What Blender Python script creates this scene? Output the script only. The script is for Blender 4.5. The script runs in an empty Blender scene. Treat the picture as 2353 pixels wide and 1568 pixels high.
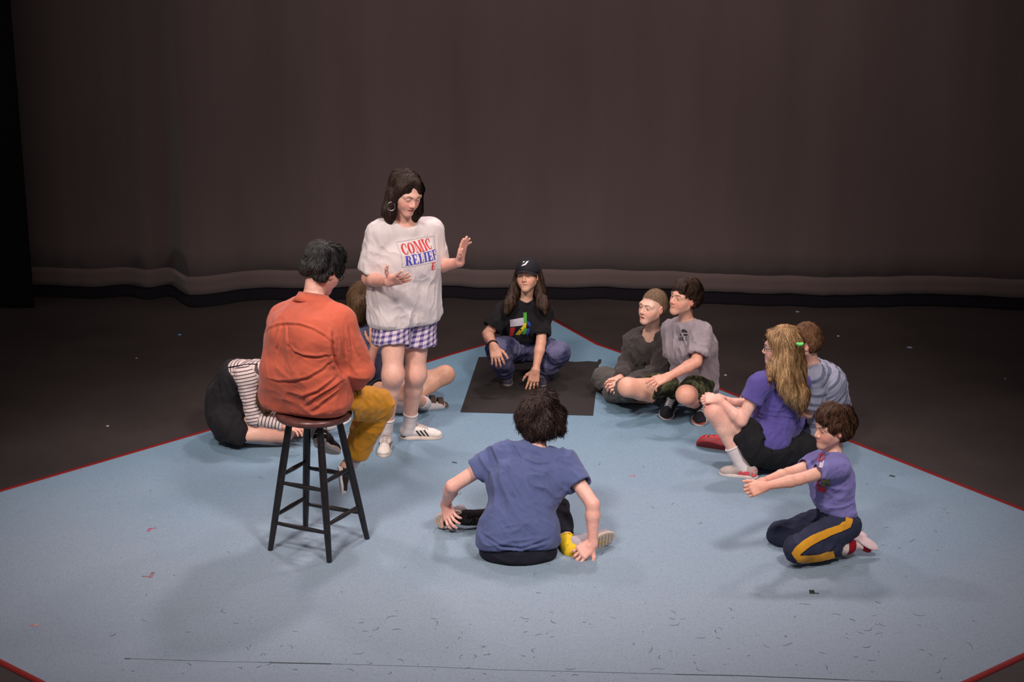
import bpy, math, random
import numpy as np
import openvdb as vdb
from mathutils import Vector, Matrix
from mathutils.bvhtree import BVHTree

random.seed(7)
RNG = np.random.default_rng(7)
SC = bpy.context.scene
COL = SC.collection

# ------------------------------------------------------------ camera
CAM_H, PITCH, FPX = 3.40, math.radians(16.0), 4000.0
cam_data = bpy.data.cameras.new('camera')
cam_data.sensor_width = 36.0
cam_data.lens = FPX / 2353.0 * 36.0
cam_data.clip_end = 200
cam = bpy.data.objects.new('camera', cam_data)
cam.location = (0, 0, CAM_H)
cam.rotation_euler = (math.pi / 2 - PITCH, 0, 0)
COL.objects.link(cam)
SC.camera = cam

# ------------------------------------------------------------ world, exposure
world = bpy.data.worlds.new('world')
world.use_nodes = True
world.node_tree.nodes['Background'].inputs[0].default_value = (1.0, 0.86, 0.86, 1)
world.node_tree.nodes['Background'].inputs[1].default_value = 0.17
SC.world = world
SC.view_settings.view_transform = 'Standard'
SC.view_settings.look = 'None'
SC.view_settings.exposure = 0.0
SC.view_settings.gamma = 1.0
SC.view_settings.use_curve_mapping = False


# ------------------------------------------------------------ stage lights
def spot(name, loc, aim, power, color, size, radius, blend=0.7):
    d = bpy.data.lights.new(name, 'SPOT')
    d.energy = power
    d.color = color
    d.spot_size = math.radians(size)
    d.spot_blend = blend
    d.shadow_soft_size = radius
    o = bpy.data.objects.new(name, d)
    o.location = loc
    o.rotation_euler = (Vector(aim) - Vector(loc)).to_track_quat('-Z', 'Y').to_euler()
    COL.objects.link(o)
    return o


spot('back_spot', (0.9, 12.5, 6.6), (-0.2, 7.9, 0.0), 860, (1.0, 0.82, 0.84), 56, 0.34, 1.0)
spot('back_spot', (-3.0, 12.5, 6.6), (0.0, 8.2, 0.0), 480, (1.0, 0.84, 0.88), 56, 0.34, 1.0)
spot('back_spot', (3.6, 12.3, 6.6), (0.6, 8.3, 0.0), 360, (1.0, 0.82, 0.84), 56, 0.40, 1.0)
spot('front_spot', (-2.6, 3.2, 7.2), (-0.45, 9.2, 0.2), 2150, (1.0, 0.89, 0.84), 39, 0.6, 1.0)
spot('front_spot', (2.6, 3.2, 7.2), (0.25, 9.3, 0.2), 2000, (1.0, 0.89, 0.85), 40, 0.6, 1.0)
spot('front_spot', (0.3, 6.6, 7.6), (0.35, 13.2, 1.9), 1130, (1.0, 0.83, 0.83), 50, 0.5, 1.0)

# ------------------------------------------------------------ picture geometry helpers
A = np.array
CF = A([0, math.cos(PITCH), -math.sin(PITCH)])
CU = A([0, math.sin(PITCH), math.cos(PITCH)])
CX = A([1.0, 0, 0])
C0 = A([0, 0, CAM_H])


def ray(px, py):
    return CF * FPX + CX * (px - 1176.5) + CU * (784.0 - py)


def P(px, py, Y):
    d = ray(px, py)
    return C0 + d * (Y / d[1])


def G(px, py, z=0.0):
    d = ray(px, py)
    return C0 + d * ((z - CAM_H) / d[2])


def unit(v):
    v = np.asarray(v, float)
    n = np.linalg.norm(v)
    return v / n if n > 1e-9 else v


def lerp(a, b, t):
    return a + (b - a) * t


# ------------------------------------------------------------ materials
def new_mat(name):
    m = bpy.data.materials.new(name)
    m.use_nodes = True
    nt = m.node_tree
    return m, nt, nt.nodes['Principled BSDF']


def srgb(r, g, b):
    f = lambda c: ((c / 255 + 0.055) / 1.055) ** 2.4 if c / 255 > 0.04045 else c / 255 / 12.92
    return (f(r), f(g), f(b), 1.0)


def N(nt, kind, **kw):
    n = nt.nodes.new(kind)
    for k, v in kw.items():
        if k.startswith('i_'):
            n.inputs[k[2:]].default_value = v
        else:
            setattr(n, k, v)
    return n


def noise(nt, scale, detail=4, rough=0.6, vec=None):
    n = N(nt, 'ShaderNodeTexNoise')
    n.inputs['Scale'].default_value = scale
    n.inputs['Detail'].default_value = detail
    n.inputs['Roughness'].default_value = rough
    if vec is not None:
        nt.links.new(vec, n.inputs['Vector'])
    return n


def ramp(nt, src, stops):
    r = N(nt, 'ShaderNodeValToRGB')
    el = r.color_ramp.elements
    while len(el) < len(stops):
        el.new(0.5)
    for e, (p, c) in zip(el, stops):
        e.position = p
        e.color = tuple(c) if len(c) == 4 else (c[0], c[1], c[2], 1.0)
    nt.links.new(src, r.inputs[0])
    return r


def mix(nt, fac, a, b, mode='MIX'):
    m = N(nt, 'ShaderNodeMix', data_type='RGBA', blend_type=mode)
    for s, v in ((0, fac), (6, a), (7, b)):
        if isinstance(v, (int, float)):
            m.inputs[s].default_value = v
        elif isinstance(v, tuple):
            m.inputs[s].default_value = (v[0], v[1], v[2], 1.0)
        else:
            nt.links.new(v, m.inputs[s])
    return m.outputs[2]


def objco(nt):
    return N(nt, 'ShaderNodeTexCoord').outputs['Object']


def bump(nt, bs, src, strength, dist=0.002):
    b = N(nt, 'ShaderNodeBump')
    b.inputs['Strength'].default_value = strength
    b.inputs['Distance'].default_value = dist
    nt.links.new(src, b.inputs['Height'])
    nt.links.new(b.outputs[0], bs.inputs['Normal'])


def skin_mat():
    m, nt, bs = new_mat('skin')
    a = N(nt, 'ShaderNodeAttribute', attribute_name='Col')
    n = noise(nt, 60, 3, 0.6, objco(nt))
    mot = ramp(nt, n.outputs[0], [(0.3, (0.90, 0.86, 0.86)), (0.7, (1.06, 1.0, 1.0))])
    nt.links.new(mix(nt, 1.0, a.outputs['Color'], mot.outputs[0], 'MULTIPLY'), bs.inputs['Base Color'])
    bs.inputs['Roughness'].default_value = 0.48
    bs.inputs['Subsurface Weight'].default_value = 0.12
    bs.inputs['Subsurface Radius'].default_value = (0.012, 0.005, 0.003)
    bs.inputs['Subsurface Scale'].default_value = 1.0
    bump(nt, bs, n.outputs[0], 0.12, 0.001)
    return m


def cloth_mat(name, col, rough=0.9, var=0.12, weave=500, sheen=0.15, wrinkle=0.38):
    m, nt, bs = new_mat(name)
    if sum(col[:3]) < 0.12:
        sheen, wrinkle = 0.02, 0.2
    oc = objco(nt)
    n = noise(nt, 9, 5, 0.6, oc)
    w = noise(nt, weave, 2, 0.5, oc)
    lo = tuple(c * (1 - var) for c in col[:3])
    hi = tuple(min(1, c * (1 + var)) for c in col[:3])
    r = ramp(nt, n.outputs[0], [(0.3, lo), (0.7, hi)])
    nt.links.new(r.outputs[0], bs.inputs['Base Color'])
    bs.inputs['Roughness'].default_value = rough
    bs.inputs['Sheen Weight'].default_value = sheen
    bs.inputs['Specular IOR Level'].default_value = 0.25
    mp = N(nt, 'ShaderNodeMapping')
    mp.inputs['Scale'].default_value = (1.0, 1.0, 0.45)
    mp.inputs['Rotation'].default_value = (0.4, 0.7, 0.3)
    nt.links.new(oc, mp.inputs[0])
    cr = noise(nt, 17, 3, 0.5, mp.outputs[0])
    cr.inputs['Distortion'].default_value = 1.2
    b1 = N(nt, 'ShaderNodeBump')
    b1.inputs['Strength'].default_value = wrinkle
    b1.inputs['Distance'].default_value = 0.012
    nt.links.new(cr.outputs[0], b1.inputs['Height'])
    b2 = N(nt, 'ShaderNodeBump')
    b2.inputs['Strength'].default_value = 0.25
    b2.inputs['Distance'].default_value = 0.001
    nt.links.new(w.outputs[0], b2.inputs['Height'])
    nt.links.new(b1.outputs[0], b2.inputs['Normal'])
    nt.links.new(b2.outputs[0], bs.inputs['Normal'])
    return m


def plain(name, col, rough=0.5, metal=0.0):
    m, nt, bs = new_mat(name)
    n = noise(nt, 40, 3, 0.6, objco(nt))
    lo = tuple(c * 0.92 for c in col[:3])
    hi = tuple(min(1, c * 1.06) for c in col[:3])
    r = ramp(nt, n.outputs[0], [(0.3, lo), (0.7, hi)])
    nt.links.new(r.outputs[0], bs.inputs['Base Color'])
    bs.inputs['Roughness'].default_value = rough
    bs.inputs['Metallic'].default_value = metal
    return m


def stripe_mat(name, ca, cb, period, duty, check=False, cc=None, attr='s', attr2='s2'):
    """stripes (or a gingham check) running over the cloth coordinate stored on the mesh"""
    m, nt, bs = new_mat(name)

    def band(at):
        a = N(nt, 'ShaderNodeAttribute', attribute_name=at)
        d = N(nt, 'ShaderNodeMath', operation='DIVIDE')
        nt.links.new(a.outputs['Fac'], d.inputs[0])
        d.inputs[1].default_value = period
        f = N(nt, 'ShaderNodeMath', operation='FRACT')
        nt.links.new(d.outputs[0], f.inputs[0])
        s = N(nt, 'ShaderNodeMath', operation='LESS_THAN')
        nt.links.new(f.outputs[0], s.inputs[0])
        s.inputs[1].default_value = duty
        return s.outputs[0]
    b1 = band(attr)
    if check:
        b2 = band(attr2)
        c1 = mix(nt, b1, ca, cb)
        c2 = mix(nt, b1, cb, cc)
        out = mix(nt, b2, c1, c2)
    else:
        out = mix(nt, b1, ca, cb)
    oc = objco(nt)
    n = noise(nt, 8, 4, 0.6, oc)
    v = ramp(nt, n.outputs[0], [(0.3, (0.92, 0.92, 0.92)), (0.7, (1.0, 1.0, 1.0))])
    nt.links.new(mix(nt, 1.0, out, v.outputs[0], 'MULTIPLY'), bs.inputs['Base Color'])
    bs.inputs['Roughness'].default_value = 0.9
    bs.inputs['Specular IOR Level'].default_value = 0.25
    w = noise(nt, 500, 2, 0.5, oc)
    bump(nt, bs, w.outputs[0], 0.2, 0.001)
    return m


def patch_mat(name, cols, scale, detail=3):
    m, nt, bs = new_mat(name)
    n = noise(nt, scale, detail, 0.55, objco(nt))
    k = len(cols)
    r = ramp(nt, n.outputs[0], [(0.36 + 0.28 * i / max(1, k - 1), c) for i, c in enumerate(cols)])
    r.color_ramp.interpolation = 'CONSTANT' if k > 2 else 'LINEAR'
    nt.links.new(r.outputs[0], bs.inputs['Base Color'])
    bs.inputs['Roughness'].default_value = 0.9
    bs.inputs['Specular IOR Level'].default_value = 0.2
    w = noise(nt, 400, 2, 0.5, objco(nt))
    bump(nt, bs, w.outputs[0], 0.25, 0.001)
    return m


def hair_mat(name, dark, light, rough=0.55):
    m, nt, bs = new_mat(name)
    a = N(nt, 'ShaderNodeAttribute', attribute_name='s')
    n = noise(nt, 14, 3, 0.6, objco(nt))
    ad = N(nt, 'ShaderNodeMath', operation='ADD')
    nt.links.new(a.outputs['Fac'], ad.inputs[0])
    nt.links.new(n.outputs[0], ad.inputs[1])
    hf = N(nt, 'ShaderNodeMath', operation='MULTIPLY')
    nt.links.new(ad.outputs[0], hf.inputs[0])
    hf.inputs[1].default_value = 0.5
    r = ramp(nt, hf.outputs[0], [(0.28, dark), (0.72, light)])
    nt.links.new(r.outputs[0], bs.inputs['Base Color'])
    bs.inputs['Roughness'].default_value = rough
    bs.inputs['Specular IOR Level'].default_value = 0.22
    return m


# ------------------------------------------------------------ mesh helpers
def mesh_from(name, verts, faces, loc=None):
    verts = np.asarray(verts, dtype=np.float32).reshape(-1, 3)
    if loc is not None:
        verts = verts - np.asarray(loc, dtype=np.float32)
    me = bpy.data.meshes.new(name)
    faces = np.asarray(faces, dtype=np.int32)
    if faces.ndim == 2 and len(faces):
        n = faces.shape[1]
        me.vertices.add(len(verts))
        me.vertices.foreach_set('co', verts.ravel())
        me.loops.add(faces.size)
        me.loops.foreach_set('vertex_index', faces.ravel())
        me.polygons.add(len(faces))
        me.polygons.foreach_set('loop_start', np.arange(0, faces.size, n, dtype=np.int32))
        me.update(calc_edges=True)
    return me


def add_obj(name, me, mat, parent=None, loc=None, smooth=True):
    o = bpy.data.objects.new(name, me)
    COL.objects.link(o)
    if parent is not None:
        o.parent = parent
    elif loc is not None:
        o.location = loc
    if mat is not None:
        me.materials.append(mat)
    if smooth and len(me.polygons):
        me.polygons.foreach_set('use_smooth', np.ones(len(me.polygons), dtype=bool))
    return o


def set_attr(me, name, vals):
    a = me.attributes.new(name, 'FLOAT', 'POINT')
    a.data.foreach_set('value', np.asarray(vals, dtype=np.float32))


def set_col(me, cols):
    a = me.attributes.new('Col', 'FLOAT_COLOR', 'POINT')
    c = np.ones((len(cols), 4), dtype=np.float32)
    c[:, :3] = cols
    a.data.foreach_set('color', c.ravel())


def tag(o, label=None, cat=None, group=None, kind=None):
    if label:
        o['label'] = label
    if cat:
        o['category'] = cat
    if group:
        o['group'] = group
    if kind:
        o['kind'] = kind
    return o


def root_of(o):
    while o.parent is not None:
        o = o.parent
    return o


def abs_origin(o):
    v = Vector((0, 0, 0))
    while o is not None:
        v += o.location
        o = o.parent
    return A(v)


def empty(name, loc, label, cat, group=None):
    o = bpy.data.objects.new(name, None)
    o.location = loc
    COL.objects.link(o)
    return tag(o, label, cat, group)


def normals(v, f):
    n = np.zeros_like(v)
    a, b, c = v[f[:, 0]], v[f[:, 1]], v[f[:, 2]]
    d = v[f[:, 3]] if f.shape[1] == 4 else c
    fn = np.cross(c - a, d - b) if f.shape[1] == 4 else np.cross(b - a, c - a)
    for i in range(f.shape[1]):
        np.add.at(n, f[:, i], fn)
    return n / (np.linalg.norm(n, axis=1, keepdims=True) + 1e-12)


def vnoise(p, seed=0):
    """vectorised 3D value noise in 0..1"""
    i = np.floor(p).astype(np.int64)
    f = p - i
    f = f * f * (3 - 2 * f)

    def h(x, y, z):
        n = (x * 374761393 + y * 668265263 + z * 2147483647 + seed * 1274126177) & 0xffffffff
        n = ((n ^ (n >> 13)) * 1274126177) & 0xffffffff
        return ((n ^ (n >> 16)) & 0xffff) / 65535.0
    x, y, z = i[:, 0], i[:, 1], i[:, 2]
    r = 0
    for dx in (0, 1):
        for dy in (0, 1):
            for dz in (0, 1):
                w = (f[:, 0] if dx else 1 - f[:, 0]) * (f[:, 1] if dy else 1 - f[:, 1]) * (f[:, 2] if dz else 1 - f[:, 2])
                r = r + w * h(x + dx, y + dy, z + dz)
    return r


def folds(v, n, axis, lam, amp, stretch=4.0, seed=0, center=None, rad=None, sharp=2.2):
    """push vertices along their normals in creases that run along axis"""
    a = unit(axis)
    t = v @ a
    w = np.stack([vnoise(v / (lam * 2.6), seed + 5 + i) - 0.5 for i in range(3)], 1)
    q = v / lam - np.outer(t, a) / lam * (1 - 1 / stretch) + w * 1.5
    r = vnoise(q, seed)
    r2 = vnoise(q * 2.3 + 7, seed + 1)
    d = (1 - np.abs(2 * r - 1)) ** sharp - 0.32 + 0.30 * ((1 - np.abs(2 * r2 - 1)) ** sharp - 0.3)
    if center is not None:
        k = np.exp(-(((v - center) ** 2).sum(1)) / (rad * rad))
        d = d * k
    return v + n * (d * amp)[:, None]


def relax(v, f, it=2, lam=0.5):
    e = np.concatenate([np.stack([f[:, i], f[:, (i + 1) % f.shape[1]]], 1) for i in range(f.shape[1])])
    cnt = np.bincount(e[:, 0], minlength=len(v)) + np.bincount(e[:, 1], minlength=len(v)) + 1e-9
    for _ in range(it):
        acc = np.stack([np.bincount(e[:, 0], weights=v[e[:, 1], i], minlength=len(v)) + np.bincount(e[:, 1], weights=v[e[:, 0], i], minlength=len(v)) for i in range(3)], 1)
        v = v * (1 - lam) + acc / cnt[:, None] * lam
    return v


def crease(v, f, lines, w=0.008, amp=0.006, step=0.0):
    """raise a ridge with a groove under it along lines drawn on the garment"""
    bv = bvh_of(v, f)
    n = normals(v, f)
    out = np.zeros(len(v))
    for ln in lines:
        pts = []
        L = [A(p, float) for p in ln]
        for a, c in zip(L[:-1], L[1:]):
            m = max(2, int(np.linalg.norm(c - a) / 5))
            for k in range(m):
                q = lerp(a, c, k / m)
                h = bv.ray_cast(Vector(C0), Vector(unit(ray(*q))), 40)
                if h[0] is not None:
                    pts.append(A(h[0]))
        if len(pts) < 3:
            continue
        pts = np.array(pts)
        for k in range(len(pts) - 1):
            a, c = pts[k], pts[k + 1]
            d = c - a
            L2 = d @ d + 1e-12
            if L2 > 0.05 ** 2:
                continue
            mid = (a + c) / 2
            near = np.nonzero((np.abs(v - mid) < 0.05).all(1))[0]
            if not len(near):
                continue
            q = v[near]
            t = np.clip(((q - a) @ d) / L2, 0, 1)
            off = q - a - t[:, None] * d
            side = np.cross(d / math.sqrt(L2), n[near])
            sd = (off * side).sum(1)
            dist = np.linalg.norm(off, axis=1)
            fade = math.sin(math.pi * (k + 0.8) / (len(pts) + 0.6)) ** 0.5
            val = (np.exp(-(dist / w) ** 2) - 0.8 * np.exp(-((sd - 1.5 * w) / w) ** 2) * np.exp(-(np.clip(dist - 2.5 * w, 0, 9) / w) ** 2)) * amp * fade
            cur = out[near]
            out[near] = np.where(np.abs(val) > np.abs(cur), val, cur)
    return v + n * out[:, None]


# ------------------------------------------------------------ signed-distance modelling
class Field:
    def __init__(self):
        self.ops = []

    def cone(self, a, b, ra, rb, k=0.02, op='u', flat0=False, flat1=False):
        self.ops.append(('c', A(a, float), A(b, float), ra, rb, k, op, flat0, flat1))
        return self

    def ball(self, c, r, k=0.02, op='u'):
        return self.cone(c, A(c) + 1e-5, r, r, k, op)

    def ell(self, c, r, R=None, k=0.02, op='u'):
        self.ops.append(('e', A(c, float), A(r, float), np.eye(3) if R is None else R, 0, k, op, 0, 0))
        return self

    def half(self, p, n, k=0.004, near=None):
        """keep the side the normal points away from"""
        self.ops.append(('h', A(p, float), unit(n), near, 0, k, 'i', 0, 0))
        return self

    def bounds(self):
        lo, hi = A([1e9] * 3), A([-1e9] * 3)
        for o in self.ops:
            if o[6] != 'u':
                continue
            if o[0] == 'c':
                r = max(o[3], o[4])
                lo = np.minimum(lo, np.minimum(o[1], o[2]) - r)
                hi = np.maximum(hi, np.maximum(o[1], o[2]) + r)
            elif o[0] == 'e':
                e = np.abs(o[3]) @ o[2]
                lo = np.minimum(lo, o[1] - e)
                hi = np.maximum(hi, o[1] + e)
        return lo, hi

    def grid(self, vox, lo, hi):
        lo = np.floor(lo / vox) * vox
        n = np.maximum(np.ceil((hi - lo) / vox).astype(int) + 1, 2)
        ax = [(lo[i] + np.arange(n[i]) * vox).astype(np.float32) for i in range(3)]
        D = np.full(n, 1.0, dtype=np.float32)
        pad = 3.2 * vox
        for o in self.ops:
            kind, op, k = o[0], o[6], max(o[5], 1e-4)
            if kind == 'h':
                near = o[3]
                sl = (slice(None),) * 3
                if near is not None:
                    sl = self._sl(ax, near[0] - near[1], near[0] + near[1])
                    if sl is None:
                        continue
            else:
                if kind == 'c':
                    r = max(o[3], o[4])
                    l, h = np.minimum(o[1], o[2]) - r, np.maximum(o[1], o[2]) + r
                else:
                    e = np.abs(o[3]) @ o[2]
                    l, h = o[1] - e, o[1] + e
                sl = self._sl(ax, l - pad - k, h + pad + k)
                if sl is None:
                    continue
            x = ax[0][sl[0]][:, None, None]
            y = ax[1][sl[1]][None, :, None]
            z = ax[2][sl[2]][None, None, :]
            if kind == 'c':
                a, b, ra, rb = o[1], o[2], o[3], o[4]
                ba = b - a
                L2 = float(ba @ ba)
                px, py, pz = x - np.float32(a[0]), y - np.float32(a[1]), z - np.float32(a[2])
                t = (px * np.float32(ba[0]) + py * np.float32(ba[1]) + pz * np.float32(ba[2])) / np.float32(L2)
                tc = np.clip(t, 0, 1)
                d = np.sqrt((px - tc * np.float32(ba[0])) ** 2 + (py - tc * np.float32(ba[1])) ** 2 + (pz - tc * np.float32(ba[2])) ** 2)
                d = d - (np.float32(ra) + np.float32(rb - ra) * tc)
                L = np.float32(math.sqrt(L2))
                if o[7]:
                    d = np.maximum(d, -t * L)
                if o[8]:
                    d = np.maximum(d, (t - 1) * L)
            elif kind == 'e':
                c, r, R = o[1], o[2], o[3].astype(np.float32)
                px, py, pz = x - np.float32(c[0]), y - np.float32(c[1]), z - np.float32(c[2])
                k0 = k1 = 0
                for i in range(3):
                    q = px * R[0, i] + py * R[1, i] + pz * R[2, i]
                    k0 = k0 + (q / np.float32(r[i])) ** 2
                    k1 = k1 + (q / np.float32(r[i] ** 2)) ** 2
                k0 = np.sqrt(k0)
                d = k0 * (k0 - 1) / (np.sqrt(k1) + 1e-9)
            else:
                p, nn = o[1], o[2].astype(np.float32)
                d = (x - np.float32(p[0])) * nn[0] + (y - np.float32(p[1])) * nn[1] + (z - np.float32(p[2])) * nn[2]
            cur = D[sl]
            k = np.float32(k)
            if op == 'u':
                h_ = np.maximum(k - np.abs(cur - d), 0) / k
                D[sl] = np.minimum(cur, d) - h_ * h_ * k * 0.25
            else:
                if op == 's':
                    d = -d
                h_ = np.maximum(k - np.abs(cur - d), 0) / k
                D[sl] = np.maximum(cur, d) + h_ * h_ * k * 0.25
        return D, lo

    @staticmethod
    def _sl(ax, l, h):
        s = []
        for i in range(3):
            a = int(np.searchsorted(ax[i], l[i]))
            b = int(np.searchsorted(ax[i], h[i]))
            if b <= a:
                return None
            s.append(slice(a, b))
        return tuple(s)

    def mesh(self, vox, lo=None, hi=None):
        if lo is None:
            lo, hi = self.bounds()
            lo, hi = lo - 3 * vox, hi + 3 * vox
        D, o = self.grid(vox, A(lo), A(hi))
        bg = 3.0 * vox
        g = vdb.FloatGrid(bg)
        g.copyFromArray(np.clip(D, -bg, bg).astype(np.float32))
        p, q = g.convertToQuads(0.0)
        v = p.astype(np.float64) * vox + o
        f = q.astype(np.int32)
        if len(f):
            a, b, c = v[f[:, 0]], v[f[:, 1]], v[f[:, 2]]
            if (np.einsum('ij,ij->i', np.cross(a, b), c)).sum() + (np.einsum('ij,ij->i', np.cross(a, c), v[f[:, 3]])).sum() < 0:
                f = f[:, ::-1].copy()
        return v, f


def compact(v, f):
    used = np.unique(f)
    m = np.full(len(v), -1)
    m[used] = np.arange(len(used))
    return v[used], m[f].astype(np.int32)


def bvh_of(v, f):
    return BVHTree.FromPolygons([tuple(x) for x in v], [tuple(int(i) for i in q) for q in f])


def tube_mesh(pts, r, seg=6, closed=False, taper=None):
    """a round tube along a polyline"""
    pts = [A(p, float) for p in pts]
    n = len(pts)
    vs, fs = [], []
    up = A([0.13, 0.21, 0.97])
    for i, p in enumerate(pts):
        if closed:
            d = unit(pts[(i + 1) % n] - pts[i - 1])
        else:
            d = unit(pts[min(i + 1, n - 1)] - pts[max(i - 1, 0)])
        s = unit(np.cross(d, up))
        u = np.cross(s, d)
        rr = r if taper is None else r * taper[i]
        for j in range(seg):
            a = 2 * math.pi * j / seg
            vs.append(p + (s * math.cos(a) + u * math.sin(a)) * rr)
    m = n if closed else n - 1
    for i in range(m):
        for j in range(seg):
            a, b = i * seg + j, i * seg + (j + 1) % seg
            c, d = ((i + 1) % n) * seg + (j + 1) % seg, ((i + 1) % n) * seg + j
            fs.append((a, b, c, d))
    return np.array(vs), np.array(fs, dtype=np.int32)


def join_vf(parts):
    V, F, o = [], [], 0
    for v, f in parts:
        V.append(v)
        F.append(f + o)
        o += len(v)
    return np.concatenate(V), np.concatenate(F)


def obj_vf(name, v, f, mat, parent, smooth=True):
    loc = abs_origin(parent) if parent is not None else (0, 0, 0)
    return add_obj(name, mesh_from(name, v, f, loc), mat, parent, smooth=smooth)


# ------------------------------------------------------------ decals: flat print draped over a mesh
def patch_grid(c, nx=3, ny=3):
    """four 2D corners -> grid of points and quads"""
    c = [A(p, float) for p in c]
    pts = []
    for j in range(ny + 1):
        for i in range(nx + 1):
            u, v = i / nx, j / ny
            pts.append(lerp(lerp(c[0], c[1], u), lerp(c[3], c[2], u), v))
    q = []
    for j in range(ny):
        for i in range(nx):
            a = j * (nx + 1) + i
            q.append((a, a + 1, a + nx + 2, a + nx + 1))
    return pts, q


def ring_pts(cx, cy, ro, ri, a0, a1, n=14):
    pts, q = [], []
    for i in range(n + 1):
        a = math.radians(a0 + (a1 - a0) * i / n)
        pts.append(A([cx + ro[0] * math.cos(a), cy + ro[1] * math.sin(a)]))
        pts.append(A([cx + ri[0] * math.cos(a), cy + ri[1] * math.sin(a)]))
    for i in range(n):
        q.append((2 * i, 2 * i + 2, 2 * i + 3, 2 * i + 1))
    return pts, q


def decal(name, bvh, shapes, O, R, U, D, mat, parent, off=0.002, back=0.35):
    V, F = [], []
    D = unit(D)
    for pts, q in shapes:
        base, ok = len(V), []
        for p in pts:
            o = O + R * p[0] + U * p[1] - D * back
            hit = bvh.ray_cast(Vector(o), Vector(D), back * 2.2)
            if hit[0] is None:
                ok.append(False)
                V.append(A([0.0, 0, 0]))
            else:
                ok.append(True)
                V.append(A(hit[0]) + A(hit[1]) * off * (1 if np.dot(A(hit[1]), D) < 0 else -1))
        for f in q:
            if all(ok[i] for i in f):
                w = [V[base + i] for i in f]
                if max(np.linalg.norm(w[i] - w[i - 1]) for i in range(4)) < 0.09:
                    F.append([base + i for i in f])
    if not F:
        return None
    v, f = compact(np.array(V), np.array(F, dtype=np.int32))
    fn = np.cross(v[f[:, 1]] - v[f[:, 0]], v[f[:, 2]] - v[f[:, 0]])
    if (fn @ D).sum() > 0:
        f = f[:, ::-1].copy()
    return obj_vf(name, v, f, mat, parent)


def rect(x0, y0, x1, y1, nx=3, ny=3):
    return patch_grid([(x0, y0), (x1, y0), (x1, y1), (x0, y1)], nx, ny)


def slant(x0, y0, x1, y1, w, n=4):
    return patch_grid([(x0, y0), (x0 + w, y0), (x1 + w, y1), (x1, y1)], 2, n)


def glyph(ch):
    """slab-serif capitals in a box one unit high; returns shapes, advance"""
    t, th = 0.24, 0.07
    if ch == 'C':
        return [ring_pts(0.40, 0.5, (0.40, 0.5), (0.17, 0.43), 62, 298, 18), rect(0.56, 0.62, 0.66, 0.96, 1, 3), rect(0.58, 0.04, 0.66, 0.30, 1, 2)], 0.74
    if ch == 'O':
        return [ring_pts(0.42, 0.5, (0.42, 0.5), (0.18, 0.43), 97, 263, 14), ring_pts(0.42, 0.5, (0.42, 0.5), (0.18, 0.43), -83, 83, 14)], 0.90
    if ch == 'M':
        return [rect(0.08, 0, 0.15, 1, 1, 5), rect(0, 0, 0.24, th, 2, 1), slant(0.42, 0.0, 0.12, 1.0, 0.20, 6), slant(0.50, 0.0, 0.74, 1.0, 0.07, 6), rect(0.76, 0, 0.98, 1, 2, 5), rect(0.68, 0, 1.06, th, 3, 1), rect(0.0, 1 - th, 0.16, 1, 2, 1), rect(0.8, 1 - th, 1.06, 1, 2, 1)], 1.12
    if ch == 'I':
        return [rect(0.08, 0, 0.08 + t, 1, 2, 6), rect(0, 0, 0.40, th, 3, 1), rect(0, 1 - th, 0.40, 1, 3, 1)], 0.46
    if ch == 'R':
        return [rect(0.08, 0, 0.08 + t, 1, 2, 6), rect(0, 0, 0.40, th, 3, 1), rect(0, 1 - th, 0.34, 1, 3, 1), ring_pts(0.36, 0.74, (0.34, 0.26), (0.12, 0.19), -90, 90, 12), slant(0.54, 0.0, 0.34, 0.50, 0.22, 4), rect(0.52, 0, 0.84, th, 2, 1)], 0.86
    if ch == 'E':
        return [rect(0.08, 0, 0.08 + t, 1, 2, 6), rect(0, 0, 0.66, th, 4, 1), rect(0, 1 - th, 0.64, 1, 4, 1), rect(0.28, 0.47, 0.50, 0.54, 2, 1), rect(0.60, 0, 0.68, 0.30, 1, 2), rect(0.58, 0.72, 0.66, 1, 1, 2), rect(0.46, 0.38, 0.52, 0.63, 1, 2)], 0.76
    if ch == 'L':
        return [rect(0.08, 0, 0.08 + t, 1, 2, 6), rect(0, 0, 0.66, th, 4, 1), rect(0, 1 - th, 0.42, 1, 3, 1), rect(0.60, 0, 0.68, 0.34, 1, 2)], 0.76
    if ch == 'F':
        return [rect(0.08, 0, 0.08 + t, 1, 2, 6), rect(0, 0, 0.42, th, 3, 1), rect(0, 1 - th, 0.64, 1, 4, 1), rect(0.28, 0.47, 0.50, 0.54, 2, 1), rect(0.58, 0.70, 0.66, 1, 1, 2), rect(0.46, 0.38, 0.52, 0.63, 1, 2)], 0.72
    return [], 0.3


def text_shapes(s, x0, y0, h, skew=0.0, wide=1.0):
    out, x = [], x0
    for ch in s:
        sh, adv = glyph(ch)
        for pts, q in sh:
            out.append(([A([x + p[0] * h * wide, y0 + p[1] * h + skew * (x + p[0] * h * wide - x0)]) for p in pts], q))
        x += adv * h * wide * 1.04
    return out, x
# ------------------------------------------------------------ people
SKIN = skin_mat()
EYE_M = None


def eye_mat():
    m, nt, bs = new_mat('eye')
    a = N(nt, 'ShaderNodeAttribute', attribute_name='Col')
    nt.links.new(a.outputs['Color'], bs.inputs['Base Color'])
    bs.inputs['Roughness'].default_value = 0.15
    return m


EYE_M = eye_mat()


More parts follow.
